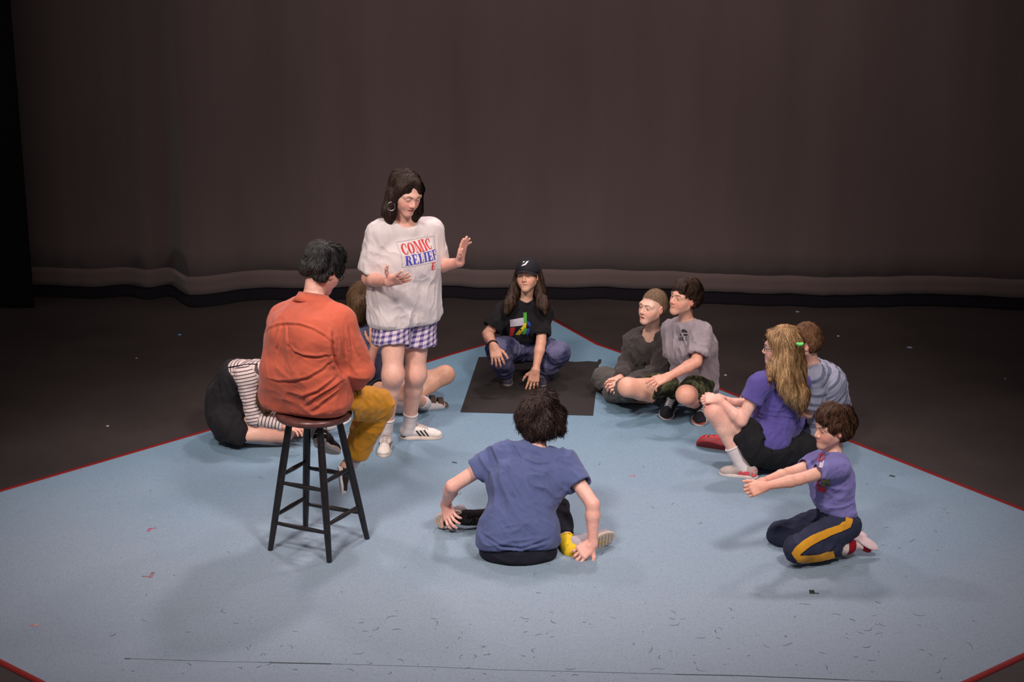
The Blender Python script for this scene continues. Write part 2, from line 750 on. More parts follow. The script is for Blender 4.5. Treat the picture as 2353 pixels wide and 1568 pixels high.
class Body:
    """joints in world space plus girths; everything else is grown from them"""

    def __init__(s, J, H, girth=1.0, head_h=None, face=(0, -1, 0), roll=0.0, tone=(0.60, 0.345, 0.255), brow=(0.05, 0.03, 0.02),
                 mouth=0.0, smile=0.0, lid=0.7, limb=1.0, fat=1.0, teeth=False):
        s.J = J
        s.W = H / 1.68
        s.g, s.limb, s.fat = girth, limb, fat
        s.tone, s.brow = A(tone) * A([1.20, 1.26, 1.24]), A(brow)
        s.mouth, s.smile, s.lid, s.teeth = mouth, smile, lid, teeth
        s.hs = (head_h or 0.225) / 0.245
        f = unit(face)
        up = A([0, 0, 1.0])
        up = unit(up - f * (up @ f))
        r = unit(np.cross(f, up))
        if roll:
            c, n = math.cos(roll), math.sin(roll)
            up, r = up * c + r * n, r * c - up * n
        s.R = np.stack([r, f, up], axis=1)
        s.hc = J['head']
        s.rh = unit(J['hipR'] - J['hipL'])
        s.rs = unit(J['shR'] - J['shL'])
        s.up = unit(J['neck'] - J['pel'])
        s.fc = unit(np.cross(unit(J['neck'] - J['chest']), s.rs))

    def L(s, x, y, z):
        return s.hc + s.R @ (A([x, y, z]) * s.hs)

    def torso(s, F, e=(0, 0, 0, 0), k=0.05, low=0.0):
        """hips, waist, chest, shoulders; e is the ease of a garment over each"""
        J, W, g = s.J, s.W, s.g
        wa = J['waist']
        rw = unit(s.rh + s.rs)
        k = k * W
        F.cone(wa, J['chest'], 0.088 * W * g + e[1], 0.094 * W * g + e[2], k)
        F.cone(J['chest'], J['neck'] - s.up * 0.035 * W, 0.094 * W * g + e[2], 0.058 * W * g + e[3], k)
        for sg in (1, -1):
            p0 = J['pel'] + s.rh * sg * 0.066 * W * g
            p1 = wa + rw * sg * 0.048 * W * g
            p2 = J['chest'] + s.rs * sg * 0.064 * W * g
            sh = J['shR'] if sg > 0 else J['shL']
            F.cone(p0, p1, 0.098 * W * g + e[0], 0.084 * W * g + e[1], k)
            F.cone(p1, p2, 0.084 * W * g + e[1], 0.088 * W * g + e[2], k)
            F.cone(p2, lerp(J['neck'], sh, 0.62) - s.up * 0.02 * W, 0.086 * W * g + e[2], 0.046 * W * s.fat + e[3], k)
            F.cone(lerp(J['neck'], sh, 0.25), sh, 0.040 * W * s.fat + e[3], 0.046 * W * s.fat * s.limb + e[3], k)
        return F

    def limb_r(s):
        W, l, f = s.W, s.limb, s.limb * s.fat
        return dict(ua=0.047 * W * f, el=0.037 * W * l, fa=0.039 * W * l, wr=0.0245 * W * l, th=0.083 * W * f, kn=0.054 * W * l,
                    ca=0.054 * W * l, an=0.034 * W * l)

    def arms(s, F, e=0.0, sides='RL'):
        J, r = s.J, s.limb_r()
        for q in sides:
            a, b, c = J['sh' + q], J['el' + q], J['wr' + q]
            F.cone(a, b, r['ua'] + e, r['el'] + e, 0.03 * s.W)
            m = lerp(b, c, 0.28)
            F.cone(b, m, r['el'] * 0.98 + e, r['fa'] + e, 0.015 * s.W)
            F.cone(m, c, r['fa'] + e, r['wr'] + e, 0.015 * s.W)
        return F

    def legs(s, F, e=0.0, sides='RL', foot=True):
        J, r, W = s.J, s.limb_r(), s.W
        for q in sides:
            a, b, c = J['hip' + q], J['kn' + q], J['an' + q]
            F.cone(a, b, r['th'] + e, r['kn'] + e, 0.03 * W)
            back = unit(unit(a - b) + unit(c - b)) if np.linalg.norm(unit(a - b) + unit(c - b)) > 0.15 else -s.fc
            F.ball(b - back * 0.006 * W, r['kn'] * 0.98 + e, 0.04)
            m = lerp(b, c, 0.30) + back * 0.012 * W
            F.cone(b, m, r['kn'] * 0.94 + e, r['ca'] + e, 0.045 * W)
            F.cone(m, c, r['ca'] + e, r['an'] + e, 0.02 * W)
            if foot and 'toe' + q in J:
                t = J['toe' + q]
                h = J.get('heel' + q, c)
                up = unit(c - lerp(h, t, 0.25))
                F.cone(lerp(h, t, 0.20) + up * 0.044 * W, lerp(h, t, 0.78) + up * 0.030 * W, 0.023 * W, 0.019 * W, 0.02)
                F.cone(c, lerp(h, t, 0.20) + up * 0.046 * W, r['an'], 0.025 * W, 0.01)
        return F

    def hand(s, F, q, spec):
        J = s.J
        w = J['wr' + q]
        d = unit(A(spec['to']) - w)
        nb = A(spec['back'], float)
        nb = unit(nb - d * (nb @ d))
        x = unit(np.cross(d, nb))                    # to the right when fingers point forward, back of hand up
        th = -1 if q == 'R' else 1                   # thumb side
        sc = s.W * spec.get('size', 1.0)
        curl = spec.get('curl', 0.35)
        curl = [curl] * 4 if isinstance(curl, (int, float)) else curl
        spread = spec.get('spread', 0.12)
        tc = spec.get('thumb', 0.75)

        def T(a, b, c):
            return w + (x * a + d * b + nb * c) * sc
        k = 0.010 * sc
        # palm: four metacarpal rays blended into one slab, heel of the hand and thumb mound
        for i in range(4):
            bx = (0.030 - 0.020 * i) * th
            F.cone(T(bx * 0.55, 0.006, 0), T(bx, 0.082 - 0.004 * abs(i - 1), 0), 0.0150 * sc, 0.0118 * sc, 0.014 * sc)
        F.cone(T(0.012 * th, 0.014, -0.006), T(0.030 * th, 0.048, -0.010), 0.016 * sc, 0.013 * sc, 0.014 * sc)
        F.cone(w, T(0, 0.02, 0), s.limb_r()['wr'], 0.018 * sc, 0.018 * sc)
        ln = (0.070, 0.078, 0.073, 0.058)
        for i in range(4):
            p = T((0.030 - 0.020 * i) * th, 0.082 - 0.004 * abs(i - 1), 0)
            side = (1.5 - i) / 1.5 * spread * th
            ang = curl[i] * 0.55
            r = (0.0092, 0.0095, 0.0090, 0.0080)[i] * sc
            for j, fr in enumerate((0.46, 0.30, 0.24)):
                dd = d * math.cos(ang) * math.cos(side) + x * math.sin(side) - nb * math.sin(ang)
                n = p + unit(dd) * ln[i] * fr * sc
                F.cone(p, n, r, r * 0.90, 0.0035 * sc)
                p, r = n, r * 0.92
                ang += curl[i] * (1.25 if j == 0 else 0.8)
        p = T(0.026 * th, 0.022, -0.008)
        dirs = [unit(x * th * tc + d * 0.75 - nb * 0.25), unit(x * th * tc * 0.7 + d * 0.95 - nb * 0.30), unit(x * th * tc * 0.35 + d - nb * 0.35)]
        r = 0.0125 * sc
        for dd, l in zip(dirs, (0.040, 0.030, 0.024)):
            n = p + dd * l * sc
            F.cone(p, n, r, r * 0.86, 0.006 * sc)
            p, r = n, r * 0.84
        return F

    def head(s, F):
        L, h, R = s.L, s.hs, s.R
        E = lambda c, r, k=0.02, op='u', RR=None: F.ell(L(*c), A(r) * h, R if RR is None else RR, k * h, op)
        Cn = lambda a, b, ra, rb, k=0.01, op='u': F.cone(L(*a), L(*b), ra * h, rb * h, k * h, op)
        E((0, -0.020, 0.042), (0.076, 0.094, 0.088))
        E((0, 0.022, -0.010), (0.0635, 0.067, 0.084), 0.035)
        for sx in (1, -1):
            Cn((sx * 0.051, 0.004, -0.044), (sx * 0.016, 0.068, -0.094), 0.016, 0.013, 0.030)
            Cn((sx * 0.033, 0.058, -0.036), (sx * 0.044, 0.048, -0.020), 0.022, 0.020, 0.035)
            Cn((sx * 0.048, 0.068, 0.024), (sx * 0.012, 0.084, 0.024), 0.012, 0.012, 0.022)
            E((sx * 0.031, 0.100, 0.004), (0.019, 0.017, 0.014), 0.018, 's')
            # eyelids round the eyeball
            F.ball(L(sx * 0.031, 0.0745, 0.003), 0.0148 * h, 0.005 * h)
            o = s.lid
            if o > 0.05:
                E((sx * 0.031, 0.0930, 0.0015), (0.0130, 0.0120, 0.0058 * o), 0.002, 's')
            # ears
            er = s.R @ Matrix.Rotation(sx * -0.38, 3, 'Z')
            er = np.array(er)
            E((sx * 0.078, -0.006, -0.002), (0.008, 0.019, 0.029), 0.008, 'u', er)
            E((sx * 0.086, -0.001, 0.004), (0.006, 0.011, 0.017), 0.004, 's', er)
        Cn((0, 0.068, -0.097), (0, 0.073, -0.094), 0.014, 0.014, 0.025)
        Cn((0, 0.066, -0.060), (0, 0.062, -0.072), 0.022, 0.022, 0.03)
        # nose
        Cn((0, 0.082, 0.016), (0, 0.104, -0.026), 0.0075, 0.0115, 0.012)
        for sx in (1, -1):
            F.ball(L(sx * 0.0115, 0.096, -0.031), 0.0085 * h, 0.006 * h)
            F.ball(L(sx * 0.0065, 0.101, -0.0395), 0.0030 * h, 0.003 * h, 's')
        # lips
        sm = s.smile * 0.008
        w = 0.022 + s.smile * 0.007
        m = s.mouth
        for sx in (1, -1):
            Cn((sx * w, 0.080 - s.smile * 0.004, -0.0600 + sm), (0, 0.0905, -0.0560), 0.0036, 0.0052, 0.006)
            Cn((sx * w, 0.080 - s.smile * 0.004, -0.0610 + sm), (0, 0.0885, -0.0670 - m * 0.012), 0.0036, 0.0062, 0.006)
        E((0, 0.098, -0.0615 - m * 0.006 + sm * 0.3), (0.018 + s.smile * 0.006, 0.018, 0.0014 + m * 0.0065), 0.002, 's')

    def paint(s, v):
        c = np.repeat(s.tone[None, :], len(v), 0)
        q = ((v - s.hc) @ s.R) / s.hs
        lin = lambda p, r: np.exp(-((((q - A(p)) / A(r)) ** 2).sum(1)))
        head = (np.abs(q).max(1) < 0.16)[:, None]
        red = np.zeros(len(v))
        for sx in (1, -1):
            red += 0.75 * lin((sx * 0.043, 0.07, -0.03), (0.026, 0.04, 0.022))
            red += 0.75 * lin((sx * 0.082, -0.004, -0.002), (0.012, 0.03, 0.035))
        red += 0.6 * lin((0, 0.11, -0.03), (0.014, 0.02, 0.014))
        red = red * head[:, 0]
        for j in ('knR', 'knL', 'elR', 'elL'):
            red += 0.35 * np.exp(-((v - s.J[j]) ** 2).sum(1) / (0.07 * s.W) ** 2)
        for j in ('wrR', 'wrL'):
            red += 0.45 * np.exp(-((v - s.J[j] - 0) ** 2).sum(1) / (0.15 * s.W) ** 2)
        red = np.clip(red, 0, 1)[:, None]
        c = c * (1 - red) + c * A([1.06, 0.74, 0.72]) * red
        # lips, mouth hollow, teeth
        sm = s.smile * 0.008
        wl = 0.022 + s.smile * 0.007
        zc = -0.0615 - s.mouth * 0.006 + sm * np.minimum(1, (q[:, 0] / wl) ** 2)
        lip = (np.abs(q[:, 0]) < wl - 0.001) & (np.abs(q[:, 2] - zc) < (0.0072 + s.mouth * 0.009) * np.sqrt(np.clip(1.08 - (q[:, 0] / (wl + 0.002)) ** 2, 0, 1))) & (q[:, 1] > 0.070)
        c[lip] = c[lip] * A([0.94, 0.62, 0.62])
        inn = (np.abs(q[:, 0]) < 0.013 + s.smile * 0.006) & (np.abs(q[:, 2] - zc) < 0.0008 + s.mouth * 0.0055) & (q[:, 1] > 0.06)
        if s.mouth > 0.05 or s.teeth:
            c[inn] = A([0.16, 0.035, 0.03])
            tt = inn & (q[:, 2] > zc + (s.mouth * 0.0015 if not s.teeth else -0.02))
            c[tt] = A([0.60, 0.53, 0.46])
        # brows and lashes
        for sx in (1, -1):
            x = q[:, 0] * sx
            t = np.clip((x - 0.014) / 0.034, 0, 1)
            zb = 0.0235 + 0.006 * np.sin(t * math.pi * 0.75)
            b = (x > 0.013) & (x < 0.050) & (np.abs(q[:, 2] - zb) < 0.0042 - 0.0022 * t) & (q[:, 1] > 0.05)
            c[b] = lerp(c[b], s.brow, 0.72)
            ze = 0.0015 + 0.0058 * s.lid
            l = (np.abs(x - 0.031) < 0.0145) & (np.abs(q[:, 2] - (ze - 0.10 * np.abs(x - 0.031))) < 0.0018) & (q[:, 1] > 0.070)
            c[l] = lerp(c[l], A([0.03, 0.02, 0.02]), 0.75)
        return c

    def build(s, root, hands, vox=0.0062, feet=True):
        J, W = s.J, s.W
        F = Field()
        s.torso(F)
        s.arms(F)
        s.legs(F, foot=feet)
        nb = s.L(0, -0.022, -0.055)
        nr = 0.047 * W * (0.93 + 0.07 * s.fat)
        F.cone(J['neck'] - s.up * 0.01, nb, nr * 1.04, nr, 0.035)
        s.head(F)
        for q, sp in hands.items():
            s.hand(F, q, sp)
        for f in getattr(s, 'extra', []):
            f(F)
        v, f = F.mesh(vox)
        # finer grids for the head and the hands, cut in where the coarse one stops
        c = v[f].mean(1)
        cutp = lerp(J['neck'], nb, 0.55)
        cutn = unit(nb - J['neck'])
        keep = np.ones(len(f), bool)
        hr = 0.21 * s.hs
        hd = ((c - cutp) @ cutn > 0) & (np.linalg.norm(c - s.L(0, 0, 0.01), axis=1) < hr)
        keep &= ~hd
        parts = []
        hv = 0.0023
        ctr = s.L(0, 0, -0.005)
        v2, f2 = F.mesh(hv, ctr - 0.185 * s.hs, ctr + 0.185 * s.hs)
        c2 = v2[f2].mean(1)
        ok = ((c2 - cutp) @ cutn > -0.006) & (np.linalg.norm(c2 - s.L(0, 0, 0.01), axis=1) < hr)
        for q in ('R', 'L'):      # keep raised hands and shoulders out of the head grid
            ok &= np.linalg.norm(c2 - J['wr' + q], axis=1) > 0.02
        parts.append(compact(v2, f2[ok]))
        for q, sp in hands.items():
            if sp.get('hidden'):
                continue
            w = J['wr' + q]
            d = unit(A(sp['to']) - w)
            cc = w + d * 0.085 * W
            rr = 0.125 * W
            near = np.linalg.norm(c - w, axis=1) < 0.26 * W
            dn = np.full(len(c), 9.0)
            dn[near] = s.hand_dist(q, sp, c[near])
            lim = 0.006
            keep &= ~((dn < lim) & ((c - w) @ d > 0.004))
            v3, f3 = F.mesh(0.0026, cc - rr - 0.01, cc + rr + 0.01)
            if len(f3) == 0:
                continue
            c3 = v3[f3].mean(1)
            ok3 = ((c3 - w) @ d > -0.004)
            ok3 &= s.hand_dist(q, sp, c3) < lim + 0.004
            parts.append(compact(v3, f3[ok3]))
        parts.insert(0, compact(v, f[keep]))
        V, Fc = join_vf(parts)
        s.body_vf = (V, Fc)
        o = obj_vf('body', V, Fc, SKIN, root)
        set_col(o.data, s.paint(V))
        s.body_obj = o
        if s.lid > 0.05:
            for sx in (1, -1):
                s.eye(o, sx)
        return o

    def hand_dist(s, q, sp, pts):
        F = Field()
        s.hand(F, q, sp)
        d = np.full(len(pts), 9.0)
        for o in F.ops:
            a, b, ra, rb = o[1], o[2], o[3], o[4]
            ba = b - a
            t = np.clip(((pts - a) @ ba) / (ba @ ba + 1e-12), 0, 1)
            d = np.minimum(d, np.linalg.norm(pts - a - t[:, None] * ba, axis=1) - (ra + (rb - ra) * t))
        return d

    def eye(s, parent, sx):
        c = s.L(sx * 0.031, 0.0745, 0.003)
        r = 0.0128 * s.hs
        vs, fs, cs = [], [], []
        nu, nv = 20, 14
        gaze = unit(A(getattr(s, 'gaze', (0, 1, 0)), float))
        iris = A(getattr(s, 'iris', (0.10, 0.06, 0.04)))
        for i in range(nv + 1):
            t = math.pi * i / nv
            for j in range(nu):
                p = 2 * math.pi * j / nu
                l = A([math.sin(t) * math.cos(p), math.cos(t), math.sin(t) * math.sin(p)])
                vs.append(c + s.R @ l * r)
                a = math.acos(max(-1, min(1, float(l @ gaze))))
                cs.append((0.01, 0.01, 0.01) if a < 0.20 else (tuple(iris) if a < 0.46 else (0.66, 0.60, 0.57)))
        for i in range(nv):
            for j in range(nu):
                fs.append((i * nu + j, i * nu + (j + 1) % nu, (i + 1) * nu + (j + 1) % nu, (i + 1) * nu + j))
        o = obj_vf('eye', np.array(vs), np.array(fs), EYE_M, parent)
        set_col(o.data, np.array(cs))
        return o


# ------------------------------------------------------------ clothes
def top_garment(b, root, name, mat, ease=(0.03, 0.03, 0.025, 0.014), sleeve=0.62, sl_r=(0.016, 0.026), hem=None, neck_r=0.066, fold=(), vox=0.0052,
                extra=None, cuff_r=None, long=False, collar=True, coord=None, neck_drop=0.0, thick_mat=None, sides='RL', vneck=None, lines=None):
    J, W = b.J, b.W
    F = Field()
    b.torso(F, ease)
    if extra:
        extra(F)
    if hem is not None:
        F.half(hem[0], hem[1], 0.01)
    r = b.limb_r()
    for q in sides:
        a, e, w = J['sh' + q], J['el' + q], J['wr' + q]
        if long:
            F.cone(a, e, r['ua'] + sl_r[0], r['el'] + sl_r[1], 0.035)
            m = lerp(e, w, sleeve)
            F.cone(e, m, r['el'] + sl_r[1], (r['wr'] if sleeve > 0.8 else r['fa']) + (cuff_r or sl_r[1] * 0.6), 0.012, flat1=True)
            F.cone(lerp(e, w, sleeve - 0.06), lerp(e, w, sleeve + 0.2), (r['wr'] if sleeve > 0.8 else r['fa']) + 0.002, r['wr'] + 0.004, 0.002, 's')
        else:
            m = lerp(a, e, sleeve)
            rr = lerp(r['ua'], r['el'], sleeve)
            F.cone(a, m, r['ua'] + sl_r[0], rr + sl_r[1], 0.035, flat1=True)
            F.cone(lerp(a, e, sleeve - 0.12), lerp(a, e, sleeve + 0.22), rr + sl_r[1] - 0.012, rr + sl_r[1] - 0.008, 0.002, 's')
    nk = unit(b.L(0, -0.022, -0.055) - J['neck'])
    base = J['neck'] + nk * (0.012 * W - neck_drop) - b.fc * 0.006
    F.cone(base - nk * 0.016, base + nk * 0.14, neck_r * W * 0.97, neck_r * W * 1.25, 0.006, 's', flat0=True)
    if vneck is not None:
        F.cone(base + b.fc * 0.035, vneck, 0.070 * W, 0.014 * W, 0.006, 's')
    v, f = F.mesh(vox)
    v = relax(v, f, 3)
    n = normals(v, f)
    v0 = v.copy()
    for i, fd in enumerate(fold):
        v = folds(v, n, seed=11 + i * 3, **fd)
    if hem is not None:
        kk_ = np.clip(-((v0 - A(hem[0])) @ unit(hem[1])) / 0.030, 0.12, 1)[:, None]
        v = v0 + (v - v0) * kk_
    if lines:
        for ln, w_, a_ in lines:
            v = crease(v, f, ln, w_, a_)
        v = relax(v, f, 1)
    o = obj_vf(name, v, f, mat, root)
    if coord is not None:
        set_attr(o.data, 's', coord(v))
    if collar:
        # ribbed neckband laid along the rim of the opening
        bb = bvh_of(*b.body_vf)
        gv = bvh_of(v, f)
        x = unit(np.cross(nk, [0.3, 0.2, 1.0])) if abs(nk[2]) < 0.9 else unit(np.cross(nk, [0, 1.0, 0]))
        y = np.cross(nk, x)
        ring = []
        for i in range(40):
            t = 2 * math.pi * i / 40
            d = x * math.cos(t) + y * math.sin(t)
            got = None
            for hh in np.arange(0.045, -0.075, -0.003):
                h = bb.ray_cast(Vector(base + nk * hh + d * 0.10), Vector(-d), 0.10)
                if h[0] is None:
                    continue
                p_ = A(h[0])
                g_ = gv.find_nearest(h[0])
                if g_[0] is not None and (p_ - A(g_[0])) @ A(g_[1]) < 0.001:
                    got = (hh, float((p_ - base) @ d))
                    break
            ring.append(got)
        ok_ = [r_ for r_ in ring if r_ is not None]
        if len(ok_) > 20:
            hm = float(np.median([r_[0] for r_ in ok_]))
            rm = float(np.median([r_[1] for r_ in ok_]))
            arr2 = np.array([r_ if r_ is not None else (hm, rm) for r_ in ring])
            arr2[:, 1] = np.clip(arr2[:, 1], 0.03, neck_r * W * 1.15)
            for _ in range(3):
                arr2 = (np.roll(arr2, 1, 0) + arr2 * 2 + np.roll(arr2, -1, 0)) / 4
            arr = [base + nk * arr2[i, 0] + (x * math.cos(2 * math.pi * i / 40) + y * math.sin(2 * math.pi * i / 40)) * (arr2[i, 1] + 0.002) for i in range(40)]
            tv, tf = tube_mesh(arr, 0.0075, 8, closed=True)
            obj_vf('collar', tv, tf, thick_mat or mat, o)
    b.top = (v, f)
    b.top_obj = o
    b.hem = hem
    return o


def tuck(b, v, depth=0.014, lim=0.026):
    """slide the waist of a lower garment under the hem of the top"""
    if getattr(b, 'hem', None) is None:
        return v
    p, n = A(b.hem[0], float), unit(b.hem[1])
    bv = bvh_of(*b.top)
    v = v.copy()
    for i in np.nonzero((v - p) @ n < 0.006)[0]:
        h = bv.find_nearest(v[i], 0.07)
        if h[0] is None:
            continue
        nn = A(h[1])
        sd = (v[i] - A(h[0])) @ nn
        if -depth < sd < lim and abs(nn @ n) < 0.8:
            v[i] = A(h[0]) - nn * depth
    return v


def trousers(b, root, name, mat, e=0.012, ease=0.012, length=0.95, top=None, fold=(), hem_e=0.02, sides='RL', vox=0.0058, knee_e=None, coord=None, extra=None, wide=0.0, seat=None, lens=None):
    J, W, r = b.J, b.W, b.limb_r()
    F = Field()
    wa = lerp(J['pel'], J['waist'], 0.75)
    for sg in (1, -1):
        p0 = J['pel'] + b.rh * sg * 0.066 * W * b.g
        F.cone(p0, wa + b.rh * sg * 0.05 * W * b.g, 0.098 * W * b.g + ease, 0.088 * W * b.g + ease, 0.05 * W)
    if extra:
        extra(F)
    ke = e if knee_e is None else knee_e
    for q in sides:
        a, k_, n_ = J['hip' + q], J['kn' + q], J['an' + q]
        if length <= 0.5:           # shorts: cut off on the thigh
            t = (lens or {}).get(q, length) * 2
            m = lerp(a, k_, t)
            rm = lerp(r['th'], r['kn'], t) + hem_e
            F.cone(a, m, r['th'] + e + wide * 0.3, rm, 0.03, flat1=True)
            F.cone(lerp(a, k_, t - 0.10), lerp(a, k_, t + 0.3), rm - 0.013, rm - 0.008, 0.002, 's')
        else:
            length_ = (lens or {}).get(q, length)
            F.cone(a, k_, r['th'] + e, r['kn'] + ke, 0.03)
            back = unit(unit(a - k_) + unit(n_ - k_)) if np.linalg.norm(unit(a - k_) + unit(n_ - k_)) > 0.15 else -b.fc
            t = (length_ - 0.5) * 2
            m = lerp(k_, n_, min(0.32, t * 0.5)) + back * 0.010 * W
            en = lerp(k_, n_, t)
            F.cone(k_, m, r['kn'] * 0.95 + ke, r['ca'] + e, 0.02)
            F.cone(m, en, r['ca'] + e, r['an'] + hem_e, 0.02, flat1=True)
            F.cone(lerp(k_, n_, t - 0.12), lerp(k_, n_, t + 0.25), r['an'] + hem_e - 0.009, r['an'] + hem_e - 0.006, 0.002, 's')
    if seat is not None:
        F.half(seat, (0, 0, -1), 0.004, near=(seat + A([0, 0, 0]), A([0.20, 0.20, 0.20])))
    v, f = F.mesh(vox)
    v = relax(v, f, 3)
    n = normals(v, f)
    for i, fd in enumerate(fold):
        v = folds(v, n, seed=31 + i * 3, **fd)
    v = tuck(b, v)
    o = obj_vf(name, v, f, mat, root)
    if coord is not None:
        s1, s2 = coord(v)
        set_attr(o.data, 's', s1)
        set_attr(o.data, 's2', s2)
    b.leg = (v, f)
    b.leg_obj = o
    return o


def sock(b, root, q, mat, h=0.10, e=0.007, coord=False, toe=True, fe=0.001):
    """from the foot up the shin by h metres"""
    J, r, W = b.J, b.limb_r(), b.W
    k_, n_ = J['kn' + q], J['an' + q]
    d = unit(k_ - n_)
    L = np.linalg.norm(k_ - n_)
    t = h / L
    rt = lerp(r['an'], r['ca'], min(1, t / 0.68))
    F = Field()
    F.cone(n_ - d * 0.02, n_ + d * h, r['an'] + e, rt + e, 0.01, flat1=True)
    if toe and 'toe' + q in J:
        t_, hh = J['toe' + q], J['heel' + q]
        up = unit(n_ - lerp(hh, t_, 0.25))
        F.cone(n_, lerp(hh, t_, 0.16) + up * 0.05 * W, r['an'] * 0.95 + min(e, 0.004), 0.027 * W + fe, 0.02)
        F.cone(lerp(hh, t_, 0.14) + up * 0.044 * W, lerp(hh, t_, 0.80) + up * 0.030 * W, 0.026 * W + fe, 0.021 * W + fe, 0.03)
    v, f = F.mesh(0.004)
    n = normals(v, f)
    v = v + n * (0.0006 * np.sin((v @ d) * 2 * math.pi / 0.011) * (((v - n_) @ d) > 0.02))[:, None]
    o = obj_vf('sock', v, f, mat, root)
    if coord:
        set_attr(o.data, 's', (v - n_) @ d)
    # turned rib at the top
    s_ = unit(np.cross(d, [0.3, 0.8, 0.1]))
    u_ = np.cross(s_, d)
    c = n_ + d * (h - 0.006)
    tv, tf = tube_mesh([c + (s_ * math.cos(x) + u_ * math.sin(x)) * (rt + e - 0.001) for x in np.linspace(0, 2 * math.pi, 20, endpoint=False)], 0.004, 5, closed=True)
    obj_vf('rib', tv, tf, mat, o)
    return o


def shoe(root, b, q, sole_m, upper_m, lace_m=None, up=(0, 0, 1), width=1.0, stripes=None, toecap=None, heeltab=None, name='shoe', open_top=True, side_for_stripes=None,
         sole_h=1.0, slip=False, tread=None, kw=None):
    heel, toe = b.J['heel' + q], b.J['toe' + q]
    L = np.linalg.norm(toe - heel)
    y = unit(toe - heel)
    up = A(up, float)
    z = unit(up - y * (up @ y))
    x = np.cross(y, z)
    ky = L / 0.27
    k = kw or ky
    R = np.stack([x, y, z], axis=1)
    T = lambda a, c, d_: heel + R @ (A([a * width * k, c * ky, d_ * k]))
    sh = 0.024 * sole_h
    F = Field()
    F.cone(T(0, 0.045, 0.045), T(0, 0.12, 0.05), 0.036 * k, 0.036 * k, 0.02 * k)
    F.cone(T(0, 0.12, 0.052), T(0, 0.205, 0.030), 0.036 * k, 0.034 * k, 0.02 * k)
    F.ell(T(0, 0.215, 0.028), A([0.041 * width * k, 0.050 * ky, 0.028 * k]), R, 0.02 * k)
    F.cone(T(0, 0.045, 0.050), T(0, 0.052, 0.088), 0.036 * k, 0.034 * k, 0.02 * k, flat1=True)
    if not slip:
        F.cone(T(0, 0.095, 0.075), T(0, 0.085, 0.098), 0.018 * k, 0.014 * k, 0.015 * k)
    F.half(T(0, 0, sh * 0.6), -z)
    F.cone(T(0, 0.052, 0.070), T(0, 0.056, 0.14), 0.026 * k, 0.032 * k, 0.004 * k, 's')
    v, f = F.mesh(0.0034 * max(k, 0.8))
    o = obj_vf(name, v, f, upper_m, root)
    S = Field()
    S.ell(T(0, 0.055, 0.008), A([0.036 * width * k, 0.057 * ky, 0.034 * sole_h * k]), R, 0.01 * k)
    S.ell(T(0, 0.195, 0.008), A([0.046 * width * k, 0.078 * ky, 0.034 * sole_h * k]), R, 0.03 * k)
    S.cone(T(0, 0.08, 0.008), T(0, 0.17, 0.008), 0.030 * width * k, 0.036 * width * k, 0.03 * k)
    S.half(T(0, 0, sh), z, 0.004)
    S.half(T(0, 0, 0.0), -z, 0.004)
    sv, sf = S.mesh(0.0034 * max(k, 0.8))
    so = obj_vf('sole', sv, sf, sole_m, o)
    bv = bvh_of(v, f)
    if tread is not None:
        sb = bvh_of(sv, sf)
        shp = []
        for i in range(11):
            yy = 0.02 + i * 0.022
            w = 0.026 if 0.07 < yy < 0.13 else 0.034
            if yy > 0.22:
                w = 0.024
            shp.append(patch_grid([(-w, yy), (w, yy + 0.004), (w, yy + 0.011), (-w, yy + 0.007)], 4, 1))
        decal('tread', sb, shp, heel, x * k, y * ky, z, tread, so, off=0.0012, back=0.08)
    if stripes is not None:
        for sx in (1, -1):
            shp = []
            for i in range(3):
                y0 = 0.105 + i * 0.024
                shp.append(patch_grid([(y0 + 0.026, 0.026), (y0 + 0.038, 0.026), (y0 + 0.010, 0.064), (y0 - 0.002, 0.064)], 2, 4))
            decal('stripe', bv, shp, T(sx * 0.06, 0, 0), y * ky, z * k, x * -sx, stripes, o, off=0.0018, back=0.05)
    if toecap is not None:
        C = Field()
        C.ell(T(0, 0.222, 0.026), A([0.042 * width * k, 0.048 * ky, 0.0285 * k]), R, 0.01)
        C.half(T(0, 0.222, 0), -y, 0.002)
        C.half(T(0, 0, sh * 0.8), -z, 0.002)
        cv, cf = C.mesh(0.0034)
        obj_vf('toe_cap', cv, cf, toecap, o)
    if heeltab is not None:
        C = Field()
        C.cone(T(0, 0.045, 0.020), T(0, 0.045, 0.068), 0.0405 * k, 0.0385 * k, 0.004, flat0=True, flat1=True)
        C.half(T(0, 0.040, 0), y, 0.003)
        C.cone(T(0, 0.052, 0.05), T(0, 0.056, 0.14), 0.028 * k, 0.032 * k, 0.003 * k, 's')
        cv, cf = C.mesh(0.0034)
        obj_vf('heel_tab', cv, cf, heeltab, o)
    if lace_m is not None:
        parts = []
        for i in range(5):
            yy = 0.105 + i * 0.017
            for sg in (1, -1):
                pts = []
                for t in np.linspace(-1, 1, 7):
                    oo = T(t * 0.022, yy + sg * t * 0.008, 0.16)
                    h = bv.ray_cast(Vector(oo), Vector(-z), 0.3)
                    if h[0] is not None:
                        pts.append(A(h[0]) + z * 0.002)
                if len(pts) > 3:
                    parts.append(tube_mesh(pts, 0.0030 * k, 5))
        for sg in (1, -1):          # the bow
            c = T(0, 0.108, 0.100)
            pts = [c + R @ (A([sg * 0.028 * math.sin(t) * 0.9, 0.012 * math.sin(2 * t), 0.006 * math.sin(t) - 0.008 * t / 3]) * k) for t in np.linspace(0, math.pi, 9)]
            parts.append(tube_mesh(pts, 0.0024 * k, 5))
        if parts:
            pv, pf = join_vf(parts)
            obj_vf('laces', pv, pf, lace_m, o)
    return o


